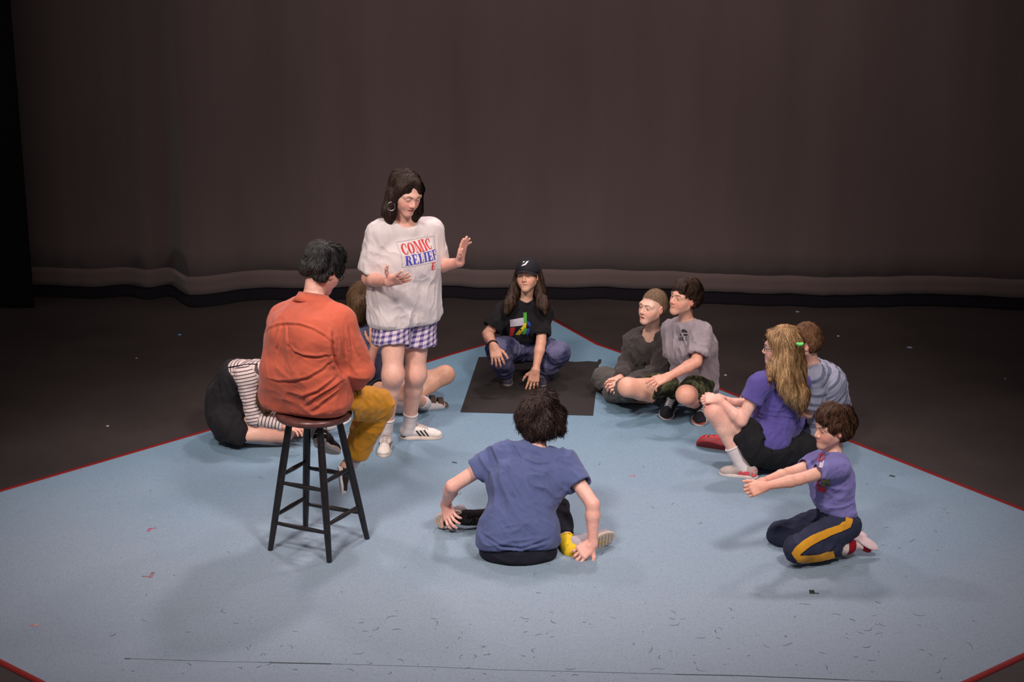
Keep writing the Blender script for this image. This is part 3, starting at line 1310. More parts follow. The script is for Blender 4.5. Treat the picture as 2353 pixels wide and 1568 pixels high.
# ------------------------------------------------------------ hair
def hair_base(b, kind='short', thick=0.012, hairline=0.0, extra=None):
    F = Field()
    h = b.hs
    E = lambda c, r, k=0.01, op='u': F.ell(b.L(*c), A(r) * h, b.R, k * h, op)
    t = thick
    E((0, -0.020, 0.044), (0.076 + t, 0.094 + t, 0.088 + t * 1.1))
    if kind in ('short', 'buzz'):
        E((0, -0.040, -0.005), (0.070 + t, 0.066 + t * 0.8, 0.062), 0.03)
        F.half(b.L(0, -0.05, -0.052), b.R @ unit([0, -0.30, -1.0]), 0.012)
    if kind == 'bushy':
        E((0, -0.035, -0.005), (0.086 + t, 0.085 + t * 0.8, 0.085), 0.03)
        F.half(b.L(0, -0.05, -0.082), b.R @ unit([0, -0.2, -1.0]), 0.03)
    # face opening
    E((0, 0.126, -0.030 + hairline), (0.071, 0.080, 0.104), 0.012, 's')
    if kind in ('short', 'buzz'):
        for sx in (1, -1):
            E((sx * 0.090, 0.006, -0.022), (0.040, 0.034, 0.044), 0.008, 's')
            E((sx * 0.080, 0.060, -0.060), (0.050, 0.060, 0.055), 0.01, 's')
    if extra:
        extra(F)
    return F


def rowunit(a):
    return a / (np.linalg.norm(a, axis=1, keepdims=True) + 1e-9)


def hair_strands(b, v, f, n, flow, length, width, lift=0.004, seg=6, seed=0, wave=0.0, jitter=0.25, mask=None, free=0.0):
    """thin ribbons combed over the hair volume"""
    rng = np.random.default_rng(seed + 100)
    bv = bvh_of(v, f)
    nn = normals(v, f)
    idx = np.arange(len(v)) if mask is None else np.nonzero(mask(v, nn))[0]
    pick = rng.choice(idx, size=n, replace=True)
    p = v[pick] + rng.normal(0, 0.002, (n, 3))
    nrm = nn[pick]
    st = (length * rng.uniform(0.6, 1.3, n) / seg)[:, None]
    tone = rng.uniform(0, 1, n)
    # neighbouring hairs bend together, each with a little will of its own
    jit = rng.normal(0, jitter * 0.5, (n, 3)) + np.stack([vnoise(p / 0.03, seed + i) - 0.5 for i in range(3)], 1) * jitter * 2.2
    ph = vnoise(p / 0.05, seed + 4) * 9 + rng.uniform(0, 1.2, n)
    w0 = width * rng.uniform(0.6, 1.3, n)
    li = lift * rng.uniform(0.2, 1.2, n)
    prev = None
    V = np.zeros((seg + 1, 2, n, 3))
    for j in range(seg + 1):
        t = j / seg
        d = flow(p, nrm) + jit
        d = d - nrm * ((d * nrm).sum(1) * (1 - free * t))[:, None]
        d = rowunit(d)
        if wave:
            d = rowunit(d + np.cross(d, nrm) * (wave * np.sin(ph + t * 9))[:, None])
        prev = d if prev is None else rowunit(prev * 0.5 + d * 0.5)
        side = rowunit(np.cross(prev, nrm))
        w = (w0 * (1 - t ** 2.5 * 0.85) * (0.5 if j == 0 else 1))[:, None]
        q = p + nrm * (li * math.sin(min(1, t * 1.4) * math.pi * 0.5) + 0.0006)[:, None]
        V[j, 0] = q - side * w * 0.5
        V[j, 1] = q + side * w * 0.5 + nrm * 0.0006
        if j < seg:
            p = p + prev * st
            stick = rng.uniform(0, 1, n) > free * t * 1.2
            hn = nrm.copy()
            for i in range(n):
                h = bv.find_nearest(p[i])
                if h[0] is not None:
                    if stick[i]:
                        p[i] = h[0]
                    hn[i] = h[1]
            nrm = rowunit(nrm * 0.4 + hn * 0.6)
    Vf = V.transpose(2, 0, 1, 3).reshape(-1, 3)
    base = (np.arange(n) * (seg + 1) * 2)[:, None]
    k = (np.arange(seg) * 2)[None, :]
    a = base + k
    F = np.stack([a, a + 1, a + 3, a + 2], -1).reshape(-1, 4).astype(np.int32)
    return Vf, F, np.repeat(tone, (seg + 1) * 2)


def make_hair(b, root, mat, kind='short', thick=0.012, extra=None, n=1500, length=0.05, width=0.004, lift=0.004, flow=None, wave=0.0, jitter=0.25, seed=0,
              hairline=0.0, rough=0.0035, free=0.0, vox=0.004, mask=None, lump=0.03):
    F = hair_base(b, kind, thick, hairline, extra)
    v, f = F.mesh(vox)
    nr = normals(v, f)
    if kind == 'long':
        g = vnoise(v * A([1 / 0.016, 1 / 0.016, 1 / 0.15]) + 3, seed + 7)
        v = v + nr * ((g - 0.5) * 0.012)[:, None]
    v = v + nr * ((vnoise(v / lump, seed) - 0.5) * rough * 4 + (vnoise(v / 0.010, seed + 3) - 0.5) * rough)[:, None]
    crown = b.L(0.005, -0.055, 0.125)
    down = -b.R[:, 2]

    def std(p, nrm):
        return rowunit(rowunit(p - crown) + down * 0.35 + b.R[:, 1] * 0.12)
    sv, sf, ss = hair_strands(b, v, f, n, flow or std, length, width, lift, seed=seed, wave=wave, jitter=jitter, mask=mask, free=free)
    V, Fc = join_vf([(v, f), (sv, sf)])
    o = obj_vf('hair', V, Fc, mat, root)
    set_attr(o.data, 's', np.concatenate([vnoise(v / 0.012, 9) * 0.8, ss]))
    return o


def glasses(b, parent, mat, lens_m=None):
    parts = []
    z0, y0 = 0.004, 0.103
    for sx in (1, -1):
        pts = [b.L(sx * 0.031 + 0.023 * math.cos(t), y0 - 0.004 * abs(math.cos(t)), z0 + 0.017 * math.sin(t)) for t in np.linspace(0, 2 * math.pi, 22, endpoint=False)]
        parts.append(tube_mesh(pts, 0.0016, 6, closed=True))
        parts.append(tube_mesh([b.L(sx * 0.054, y0 - 0.004, z0 + 0.006), b.L(sx * 0.080, 0.075, z0 + 0.008), b.L(sx * 0.083, 0.0, z0 + 0.008), b.L(sx * 0.080, -0.018, z0 - 0.012)], 0.0018, 6))
    parts.append(tube_mesh([b.L(-0.009, y0, z0 + 0.004), b.L(0, y0 + 0.002, z0 + 0.007), b.L(0.009, y0, z0 + 0.004)], 0.0016, 6))
    v, f = join_vf(parts)
    return obj_vf('glasses', v, f, mat, parent)


def lengths(nm, J):
    prs = [('pel', 'neck'), ('shR', 'shL'), ('hipR', 'hipL'), ('shR', 'elR'), ('elR', 'wrR'), ('shL', 'elL'), ('elL', 'wrL'), ('hipR', 'knR'), ('knR', 'anR'), ('hipL', 'knL'), ('knL', 'anL'),
           ('neck', 'head')]
    print('LEN', nm, ' '.join('%s-%s %.2f' % (a, c, np.linalg.norm(J[a] - J[c])) for a, c in prs), 'z', ' '.join('%s %.2f' % (k, J[k][2]) for k in J))
# ------------------------------------------------------------ where everybody stands or sits
def joints(**kw):
    return {k: (P(*v) if isinstance(v, tuple) else A(v, float)) for k, v in kw.items()}


JW = joints(pel=(930, 718, 9.66), waist=(930, 655, 9.63), chest=(930, 590, 9.62), neck=(932, 522, 9.60), head=(933, 446, 9.53),
            shR=(872, 537, 9.52), shL=(988, 532, 9.68), elR=(846, 640, 9.52), wrR=(893, 648, 9.33), elL=(1004, 612, 9.72), wrL=(1056, 603, 9.56),
            hipR=(902, 728, 9.60), hipL=(957, 728, 9.70), knR=(903, 862, 9.50), anR=(887, 988, 9.60), knL=(955, 860, 9.66), anL=(940, 978, 9.75),
            heelR=G(890, 1021), toeR=G(880, 1053), heelL=G(918, 1008), toeL=G(1016, 1007))
JA = joints(pel=(708, 893, 8.15), waist=(704, 845, 8.07), chest=(706, 768, 8.06), neck=(718, 694, 8.16), head=(742, 622, 8.22),
            shR=(782, 742, 8.04), shL=(655, 734, 8.27), elR=(828, 850, 8.06), wrR=(800, 890, 8.26), elL=(640, 840, 8.42), wrL=(725, 880, 8.55),
            hipR=(748, 915, 8.06), hipL=(690, 912, 8.22), knR=(868, 932, 8.38), anR=(808, 1060, 8.42), knL=(748, 915, 8.62), anL=(731, 992, 8.33),
            heelR=(776, 1072, 8.38), toeR=(784, 1138, 8.36), heelL=(728, 1022, 8.22), toeL=(774, 1046, 8.42))
JS = joints(pel=(522, 958, 9.75), waist=(526, 908, 9.76), chest=(552, 868, 9.74), neck=(596, 846, 9.70), head=(640, 885, 9.66),
            shR=(565, 868, 9.60), shL=(578, 858, 9.88), elR=(584, 962, 9.56), wrR=(656, 978, 9.54), elL=(612, 950, 9.85), wrL=(668, 968, 9.72),
            hipR=(532, 975, 9.66), hipL=(535, 965, 9.84), knR=(652, 992, 9.60), anR=(545, 1004, 9.54), knL=(672, 985, 9.80), anL=(757, 975, 9.72),
            heelR=G(535, 1012), toeR=G(500, 1006), heelL=(752, 990, 9.70), toeL=(806, 962, 9.78))
JH = joints(pel=(850, 900, 10.35), waist=(846, 860, 10.36), chest=(842, 800, 10.34), neck=(838, 748, 10.32), head=(842, 692, 10.28),
            shR=(822, 780, 10.18), shL=(862, 772, 10.46), elR=(840, 850, 10.12), wrR=(862, 795, 10.10), elL=(880, 850, 10.45), wrL=(872, 790, 10.36),
            hipR=(852, 903, 10.26), hipL=(858, 900, 10.45), knL=(1022, 862, 10.40), anL=(925, 932, 10.22), knR=(925, 900, 9.98), anR=(975, 926, 10.20),
            heelL=G(938, 946), toeL=G(885, 950), heelR=G(960, 938), toeR=G(1028, 934))
JC = joints(pel=(1207, 800, 11.08), waist=(1205, 765, 11.0), chest=(1203, 728, 10.93), neck=(1206, 696, 10.88), head=(1212, 637, 10.86),
            shR=(1160, 716, 10.88), shL=(1248, 718, 10.92), elR=(1120, 768, 10.80), wrR=(1134, 796, 10.62), elL=(1243, 788, 10.80), wrL=(1231, 850, 10.72),
            hipR=(1185, 800, 11.02), hipL=(1228, 800, 11.05), knR=(1143, 805, 10.72), anR=(1165, 866, 10.88), knL=(1284, 812, 10.80), anL=(1238, 870, 10.93),
            heelR=G(1167, 868), toeR=G(1166, 890), heelL=G(1240, 872), toeL=G(1248, 891))
JB = joints(pel=(1496, 876, 10.72), waist=(1492, 835, 10.70), chest=(1490, 795, 10.65), neck=(1498, 765, 10.61), head=(1499, 708, 10.54),
            shR=(1455, 785, 10.70), shL=(1532, 790, 10.54), elR=(1438, 845, 10.66), wrR=(1424, 871, 10.40), elL=(1510, 856, 10.46), wrL=(1438, 882, 10.29),
            hipR=(1475, 882, 10.74), hipL=(1508, 882, 10.64), knR=(1388, 872, 10.62), anR=(1455, 908, 10.38), knL=(1440, 895, 10.28), anL=(1400, 905, 10.52),
            heelR=G(1440, 926), toeR=G(1500, 930), heelL=G(1400, 914), toeL=G(1372, 894))
JG = joints(pel=(1590, 885, 10.25), waist=(1596, 845, 10.25), chest=(1588, 795, 10.18), neck=(1576, 745, 10.15), head=(1573, 686, 10.09),
            shR=(1545, 760, 10.27), shL=(1612, 766, 10.05), elL=(1600, 832, 9.92), wrL=(1536, 866, 9.88), elR=(1552, 830, 10.28), wrR=(1566, 870, 10.22),
            hipR=(1562, 890, 10.28), hipL=(1604, 895, 10.14), knR=(1442, 890, 10.08), anR=(1528, 924, 10.20), knL=(1576, 908, 9.86), anL=(1607, 935, 10.07),
            heelR=(1545, 930, 10.22), toeR=G(1525, 966), heelL=(1618, 936, 10.12), toeL=G(1602, 981))
JP = joints(pel=(1772, 1012, 9.24), waist=(1787, 968, 9.29), chest=(1790, 912, 9.27), neck=(1792, 862, 9.25), head=(1793, 800, 9.20),
            shL=(1745, 884, 9.12), shR=(1836, 880, 9.36), elL=(1704, 968, 9.08), wrL=(1652, 918, 9.12), elR=(1768, 935, 9.42), wrR=(1672, 922, 9.36),
            hipL=(1756, 1018, 9.15), hipR=(1790, 1010, 9.34), knL=(1642, 946, 9.14), anL=(1704, 1068, 9.12), knR=(1655, 965, 9.40), anR=(1768, 1066, 9.30),
            heelL=G(1742, 1100), toeL=G(1652, 1090), heelR=G(1800, 1080), toeR=G(1718, 1072))
JO = joints(pel=(1888, 992, 9.68), waist=(1900, 940, 9.68), chest=(1890, 885, 9.62), neck=(1866, 843, 9.58), head=(1850, 790, 9.54),
            shL=(1872, 872, 9.46), shR=(1896, 864, 9.74), elL=(1856, 950, 9.46), wrL=(1800, 925, 9.64), elR=(1860, 940, 9.82), wrR=(1790, 920, 9.75),
            hipL=(1872, 1000, 9.60), hipR=(1884, 992, 9.78), knL=(1722, 922, 9.74), anL=(1668, 1010, 9.60), knR=(1735, 915, 9.86), anR=(1690, 990, 9.84),
            heelL=G(1704, 1040, 0.01), toeL=G(1600, 1024, 0.01), heelR=G(1712, 1004), toeR=G(1650, 996))
JK = joints(pel=(1922, 1195, 8.06), waist=(1916, 1150, 8.06), chest=(1912, 1102, 8.06), neck=(1914, 1052, 8.08), head=(1913, 986, 8.08),
            shR=(1884, 1064, 8.22), shL=(1926, 1074, 7.94), elL=(1836, 1102, 7.86), wrL=(1758, 1118, 7.82), elR=(1812, 1088, 8.12), wrR=(1752, 1108, 7.93),
            hipL=(1938, 1208, 7.98), hipR=(1908, 1200, 8.16), knL=(1832, 1262, 7.86), anL=(1942, 1258, 7.95), knR=(1794, 1230, 8.14), anR=(1900, 1238, 8.22),
            heelL=(1942, 1222, 7.97), toeL=(2016, 1262, 7.98), heelR=(1945, 1215, 8.22), toeR=(1990, 1240, 8.16))
JF = joints(pel=(1184, 1252, 7.98), waist=(1190, 1190, 8.02), chest=(1205, 1110, 8.10), neck=(1228, 1040, 8.20), head=(1244, 966, 8.28),
            shL=(1156, 1044, 8.16), shR=(1298, 1064, 8.16), elL=(1040, 1118, 8.16), wrL=(1024, 1158, 8.34), elR=(1362, 1160, 8.00), wrR=(1362, 1248, 7.97),
            hipL=(1150, 1255, 8.02), hipR=(1222, 1255, 8.02), knR=(1276, 1168, 8.32), anR=(1308, 1262, 8.04), knL=(1210, 1190, 8.46), anL=(1076, 1190, 8.33),
            heelL=(1064, 1186, 8.30), toeL=(1000, 1204, 8.33), heelR=(1322, 1272, 7.99), toeR=(1414, 1232, 8.12))
# ------------------------------------------------------------ the stage
def floor_mat(name, base, worn, scuff, rough=0.55, speck=0.0, tread=None):
    m, nt, bs = new_mat(name)
    oc = objco(nt)
    n1 = noise(nt, 0.9, 6, 0.62, oc)
    c = ramp(nt, n1.outputs[0], [(0.32, base), (0.70, worn)])
    cc = c.outputs[0]
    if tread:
        # tread: greyer colour mixed in towards the audience, its edge broken by noise
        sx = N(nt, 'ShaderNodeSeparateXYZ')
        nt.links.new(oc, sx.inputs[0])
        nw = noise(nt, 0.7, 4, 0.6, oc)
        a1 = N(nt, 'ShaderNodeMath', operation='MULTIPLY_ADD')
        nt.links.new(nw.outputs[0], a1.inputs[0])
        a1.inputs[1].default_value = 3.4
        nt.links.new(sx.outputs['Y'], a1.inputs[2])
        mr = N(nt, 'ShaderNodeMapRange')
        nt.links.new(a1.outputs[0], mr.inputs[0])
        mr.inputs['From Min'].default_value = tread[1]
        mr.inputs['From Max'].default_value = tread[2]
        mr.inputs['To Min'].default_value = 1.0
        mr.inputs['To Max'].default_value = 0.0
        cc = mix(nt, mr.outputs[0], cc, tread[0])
    n2 = noise(nt, 240, 3, 0.65, oc)
    sp = ramp(nt, n2.outputs[0], [(0.33, (0.42, 0.44, 0.48)), (0.46, (1, 1, 1)), (0.60, (1, 1, 1)), (0.72, (1.25, 1.22, 1.20))])
    c2 = mix(nt, speck, cc, mix(nt, 1.0, cc, sp.outputs[0], 'MULTIPLY'))
    # long thin scuffs left by shoes and scenery
    mp = N(nt, 'ShaderNodeMapping')
    mp.inputs['Scale'].default_value = (3.0, 11.0, 1)
    mp.inputs['Rotation'].default_value = (0, 0, 0.35)
    nt.links.new(oc, mp.inputs[0])
    n3 = noise(nt, 2.6, 8, 0.78, mp.outputs[0])
    s = ramp(nt, n3.outputs[0], [(0.56, (0, 0, 0)), (0.80, (1, 1, 1))])
    sm = N(nt, 'ShaderNodeMath', operation='MULTIPLY')
    nt.links.new(s.outputs[0], sm.inputs[0])
    sm.inputs[1].default_value = 0.55
    c3 = mix(nt, sm.outputs[0], c2, scuff)
    nt.links.new(c3, bs.inputs['Base Color'])
    bs.inputs['Roughness'].default_value = rough
    bs.inputs['Specular IOR Level'].default_value = 0.3
    bump(nt, bs, n2.outputs[0], 0.25, 0.0015)
    return m


M_FLOOR = floor_mat('black_stage_paint', (0.026, 0.0195, 0.0178), (0.045, 0.0345, 0.0315), (0.075, 0.061, 0.055), 0.62, 0.5)
M_BLUE = floor_mat('blue_floor_paint', (0.150, 0.270, 0.370), (0.180, 0.310, 0.410), (0.120, 0.180, 0.230), 0.72, 0.9, tread=((0.248, 0.312, 0.378), 0.6, 4.2))  # tread holds the greyer tone that takes over towards the front
M_RED = floor_mat('red_border_paint', (0.22, 0.012, 0.012), (0.30, 0.016, 0.016), (0.10, 0.02, 0.02), 0.6, 0.4)
M_MAT = floor_mat('black_square', (0.022, 0.018, 0.0175), (0.031, 0.026, 0.0245), (0.055, 0.047, 0.043), 0.7, 0.6)


def slab(name, pts, z0, z1, mat, parent=None, loc=None, edge=None):
    """a flat sheet with thickness from an outline on the floor"""
    n = len(pts)
    o = A(loc if loc is not None else (abs_origin(parent) if parent is not None else (0, 0, 0)), float)
    me = bpy.data.meshes.new(name)
    vs = [(p[0] - o[0], p[1] - o[1], z1 - o[2]) for p in pts] + [(p[0] - o[0], p[1] - o[1], z0 - o[2]) for p in pts]
    fs = [tuple(range(n))] + [(i, i + n, (i + 1) % n + n, (i + 1) % n) for i in range(n)]
    me.from_pydata(vs, [], fs)
    if me.polygons[0].normal.z < 0:
        me.flip_normals()
    me.update()
    return add_obj(name, me, mat, parent, loc=tuple(o), smooth=False)


fl = slab('floor', [(-9, 1.5), (9, 1.5), (9, 16), (-9, 16)], -0.05, 0.0, M_FLOOR)
tag(fl, kind='structure')

# the blue painted cloth laid on the stage, with its red edge
edge_px = [(1262, 727), (1379, 792), (1440, 813), (1650, 890), (1950, 1010), (2353, 1170), (2749, 1330)]
edge_l = [(-497, 1276), (0, 1127), (490, 984), (1030, 815), (1119, 789)]
outer = [G(*p) for p in edge_px] + [G(2353, 1515), G(2240, 1568), G(1113, 2100), G(75, 1568), G(0, 1530)] + [G(*p) for p in edge_l]
outer = [A(p) for p in outer]


def inset(poly, d):
    out, n = [], len(poly)
    area = sum(poly[i][0] * poly[(i + 1) % n][1] - poly[(i + 1) % n][0] * poly[i][1] for i in range(n))
    s = 1 if area > 0 else -1
    for i in range(n):
        a, b, c = poly[i - 1][:2], poly[i][:2], poly[(i + 1) % n][:2]
        d1, d2 = unit(b - a), unit(c - b)
        n1, n2 = A([-d1[1], d1[0]]) * s, A([-d2[1], d2[0]]) * s
        m = unit(n1 + n2)
        out.append(A([*(b + m * d / max(0.3, m @ n1)), 0]))
    return out


inner = inset(outer, 0.034)
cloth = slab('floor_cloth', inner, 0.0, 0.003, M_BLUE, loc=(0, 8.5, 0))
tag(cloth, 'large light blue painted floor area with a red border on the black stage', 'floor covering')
co = abs_origin(cloth)
vs, fs = [], []
n = len(outer)
for a, b in zip(outer, inner):
    vs += [(a[0], a[1], 0.0), (a[0], a[1], 0.0035), (b[0], b[1], 0.0035)]
for i in range(n):
    j = (i + 1) % n
    fs += [(3 * i, 3 * j, 3 * j + 1, 3 * i + 1), (3 * i + 1, 3 * j + 1, 3 * j + 2, 3 * i + 2)]
me = mesh_from('red_border', vs, fs, co)
add_obj('red_border', me, M_RED, cloth, smooth=False)

# hairline seam across the front of the cloth and scuffs on it
M_SEAM = plain('dark_seam', (0.045, 0.05, 0.06), 0.9)
parts = []
sx = [(286, 1514), (300, 1514), (520, 1521), (592, 1522), (620, 1523), (760, 1526), (1000, 1533), (1150, 1540), (1300, 1543), (1550, 1550), (1700, 1553), (1950, 1563), (2100, 1568)]
for (a, b), w in zip(zip(sx[:-1], sx[1:]), (4, 1, 1, 1.5, 4, 1, 1, 1, 1.2, 3, 2.5, 1)):
    p, q = G(*a, 0.0042), G(*b, 0.0042)
    w = w * 0.0009
    parts.append((A([p + A([0, -w, 0]), q + A([0, -w, 0]), q + A([0, w, 0]), p + A([0, w, 0])]), A([[0, 1, 2, 3]], dtype=np.int32)))
v, f = join_vf(parts)
o = obj_vf('seam', v, f, M_SEAM, cloth, smooth=False)
rng = np.random.default_rng(3)
parts = []
for i in range(190):
    if i < 135:
        cx, cy = rng.uniform(250, 2250), rng.uniform(1400, 1566)
    else:
        cx, cy = rng.uniform(150, 2200), rng.uniform(1060, 1400)
    a0, r_, sw = rng.uniform(0, 6.28), rng.uniform(0.008, 0.035), rng.uniform(0.5, 2.6)
    if i % 9 == 0:
        r_ *= 3
        sw *= 0.5
    c = G(cx, cy, 0.0038)
    w = rng.uniform(0.0007, 0.0016)
    vs, fs = [], []
    for k in range(7):
        t = a0 + sw * k / 6
        ww = w * (0.3 + math.sin(math.pi * k / 6))
        d_ = A([math.cos(t), math.sin(t), 0])
        vs += [c + d_ * (r_ - ww), c + d_ * (r_ + ww)]
        if k < 6:
            fs.append((2 * k, 2 * k + 1, 2 * k + 3, 2 * k + 2))
    parts.append((np.array(vs), np.array(fs, dtype=np.int32)))
v, f = join_vf(parts)
o = obj_vf('scuff_marks', v, f, plain('scuff_rubber', (0.075, 0.085, 0.10), 0.9), cloth, smooth=False)
tag(o, 'thin dark curved shoe scuffs on the blue paint', kind='stuff')

# black square at the middle
sq = [(1100, 823), (1118, 822), (1200, 826), (1300, 832), (1322, 834), (1352, 832), (1372, 834), (1376, 828), (1382, 828), (1381, 836), (1376, 840), (1363, 957), (1210, 953), (1058, 949)]
mat_o = slab('floor_mat', [G(*p) for p in sq], 0.003, 0.0062, M_MAT, loc=tuple(G(1210, 890, 0.003)))
tag(mat_o, 'black square mat with a frayed back edge lying in the middle of the blue floor', 'mat')

# bits of coloured tape on the floor, each a small bent mark
def tape(px, py, arms, col, label, z=0.0030):
    c = G(px, py, z)
    parts = []
    for k, (dx, dy, w, ang) in enumerate(arms):
        e = G(px + dx, py + dy, z)
        d_ = unit(e - c)
        s_ = np.cross(d_, [0, 0, 1]) * w
        h = A([0, 0, 0.0012 + 0.0004 * k])
        b4 = [c - s_ - d_ * w, e - s_, e + s_, c + s_ - d_ * w]
        vv = np.array([p + h for p in b4] + b4)
        parts.append((vv, np.array([(0, 1, 2, 3), (0, 4, 5, 1), (1, 5, 6, 2), (2, 6, 7, 3), (3, 7, 4, 0)], dtype=np.int32)))
    v, f = join_vf(parts)
    me = mesh_from('tape_mark', v, f, c)
    o = add_obj('tape_mark', me, plain('tape', col, 0.7), loc=tuple(c), smooth=False)
    tag(o, label, 'tape mark', 'small tape marks stuck on the floor')


tape(345, 1216, [(14, -2, 0.005, 0), (-4, 6, 0.008, 0)], srgb(170, 90, 115), 'small pink L of tape on the blue floor far left of the stool')
tape(346, 1327, [(-20, -2, 0.005, 0), (6, -11, 0.008, 0)], srgb(150, 110, 120), 'dusty rose bent tape with a dark tip, left of the stool legs')
tape(78, 1438, [(-10, -1, 0.006, 0), (12, -1, 0.010, 0)], srgb(190, 150, 150), 'pale peach scrap of tape near the lower left corner')
tape(1866, 1363, [(16, 2, 0.004, 0), (-1, -6, 0.012, 0)], srgb(32, 36, 40), 'black L of tape on the blue floor below the kneeling boy')
tape(1450, 1096, [(9, -2, 0.006, 0)], srgb(185, 110, 130), 'tiny pink tape scrap right of the blue shirted boy')
tape(2048, 1094, [(8, 2, 0.010, 0)], srgb(40, 50, 60), 'tiny dark tape speck right of the kneeling boy')
tape(1042, 1063, [(8, 2, 0.008, 0)], srgb(60, 75, 85), 'tiny dark tape speck between the woman and the blue shirted boy')


def fleck(px, py, col, label, s=0.012):
    c = G(px, py, 0.0)
    r = random.Random(px)
    m = 7
    top = [c + A([math.cos(i * 6.283 / m) * s * r.uniform(0.6, 1), math.sin(i * 6.283 / m) * s * r.uniform(0.6, 1), 0.003]) for i in range(m)]
    pk = c + A([0, 0, 0.007])
    vs = [tuple(p - c) for p in top] + [tuple(pk - c)] + [tuple(p - c - A([0, 0, 0.003])) for p in top]
    fs = [(i, (i + 1) % m, m) for i in range(m)] + [(i, i + m + 1, (i + 1) % m + m + 1, (i + 1) % m) for i in range(m)]
    me = bpy.data.meshes.new('paper_scrap')
    me.from_pydata(vs, [], fs)
    o = add_obj('paper_scrap', me, plain('scrap', col, 0.8), loc=tuple(c), smooth=False)
    tag(o, label, 'scrap', 'flecks of debris on the black floor')


fleck(413, 770, srgb(90, 130, 180), 'tiny blue fleck on the black floor left, nearest the curtain', 0.016)
fleck(247, 980, srgb(170, 160, 160), 'tiny whitish crumb on the black floor just left of the blue edge', 0.013)
fleck(314, 824, srgb(130, 125, 120), 'faint grey fleck on the black floor behind the striped top', 0.011)
fleck(1832, 717, srgb(120, 150, 150), 'pale green fleck near the curtain foot on the right', 0.020)
fleck(2090, 799, srgb(110, 130, 150), 'pale blue grey scrap on the black floor far right', 0.026)
fleck(1926, 773, srgb(170, 165, 160), 'white dot on the black floor between the polo shirt and the curtain', 0.011)
fleck(1667, 863, srgb(180, 175, 175), 'white dot on the black floor right of the grey shirted boy', 0.011)
fleck(1939, 895, srgb(180, 175, 175), 'white dot on the black floor just right of the polo shirt', 0.010)
fleck(2310, 871, srgb(90, 110, 125), 'dull blue fleck on the black floor at the right edge', 0.012)


# ------------------------------------------------------------ the curtain
def curtain(name, x0, x1, y_at, z0f, z1, nx, nz, amp, mat, parent=None, loc=(0, 13, 0), seed=0, thick=0.02):
    xs = np.linspace(x0, x1, nx)
    tz = np.linspace(0, 1, nz)
    p = np.zeros((nz, nx, 3))
    for j, t in enumerate(tz):
        z = z0f(xs) * (1 - t) + z1 * t
        w = np.zeros(nx)
        q = np.stack([xs * 1.3, np.full(nx, z.mean() * 0.10), np.zeros(nx)], 1)
        w += (vnoise(q, seed) - 0.5) * amp
        q = np.stack([xs * 4.2, np.full(nx, z.mean() * 0.16), np.zeros(nx) + 3], 1)
        w += (vnoise(q, seed + 1) - 0.5) * amp * 0.45 * (1 - z.mean() / 7.2 * 0.55)
        q = np.stack([xs * 11.0, np.full(nx, z.mean() * 0.3), np.zeros(nx) + 3], 1)
        w += (vnoise(q, seed + 2) - 0.5) * amp * 0.12 * (1 - z.mean() / 7.2 * 0.8)
        if nx > 300:      # two deeper folds where the drape gathers at the left
            for fx, fw, fa in ((-2.66, 0.10, 0.16), (-3.02, 0.14, 0.10), (-2.30, 0.16, -0.07)):
                w += fa * np.exp(-((xs - fx - z.mean() * 0.03) / (fw * (1 + z.mean() * 0.25))) ** 2) * math.exp(-z.mean() / 1.8)
        p[j, :, 0] = xs
        p[j, :, 1] = y_at(xs) + w
        p[j, :, 2] = z
    v = p.reshape(-1, 3)
    f = []
    for j in range(nz - 1):
        for i in range(nx - 1):
            a = j * nx + i
            f.append((a, a + 1, a + nx + 1, a + nx))
    v2 = v + A([0, thick, 0])
    m = len(v)
    f2 = [tuple(m + i for i in q[::-1]) for q in f]
    rim = []
    for i in range(nx - 1):
        rim.append((i + 1, i, m + i, m + i + 1))
        a = (nz - 1) * nx + i
        rim.append((a, a + 1, m + a + 1, m + a))
    V, Fc = np.concatenate([v, v2]), np.array(f + f2 + rim, dtype=np.int32)
    me = mesh_from(name, V, Fc, loc)
    return add_obj(name, me, mat, parent, loc=loc)


def drape_mat(name, a, b, rough=0.95, sheen=0.25):
    m, nt, bs = new_mat(name)
    oc = objco(nt)
    mp = N(nt, 'ShaderNodeMapping')
    mp.inputs['Scale'].default_value = (2.2, 1, 0.35)
    nt.links.new(oc, mp.inputs[0])
    n1 = noise(nt, 1.2, 5, 0.55, mp.outputs[0])
    c = ramp(nt, n1.outputs[0], [(0.30, a), (0.70, b)])
    nt.links.new(c.outputs[0], bs.inputs['Base Color'])
    bs.inputs['Roughness'].default_value = rough
    bs.inputs['Sheen Weight'].default_value = sheen
    bs.inputs['Sheen Roughness'].default_value = 0.6
    bs.inputs['Specular IOR Level'].default_value = 0.15
    n2 = noise(nt, 300, 2, 0.6, oc)
    bump(nt, bs, n2.outputs[0], 0.3, 0.002)
    return m


M_DRAPE = drape_mat('brown_black_drape', (0.088, 0.062, 0.058), (0.108, 0.077, 0.072))
M_BAND = drape_mat('hem_band', (0.094, 0.066, 0.061), (0.114, 0.081, 0.075))
M_HEM = drape_mat('black_hem', (0.006, 0.005, 0.008), (0.009, 0.007, 0.012), 0.95, 0.04)
M_LEG = drape_mat('black_masking_drape', (0.004, 0.003, 0.004), (0.006, 0.0045, 0.006), 0.95, 0.02)


def yb(xs):      # the foot of the drape wanders a little
    base = np.interp(xs, [-4.6, -3.6, -2.9, -2.45, -2.0, -1.3, -0.4, 1.2, 2.8, 4.6], [13.15, 13.0, 12.98, 12.78, 12.93, 13.02, 13.02, 12.90, 12.78, 12.72])
    return base


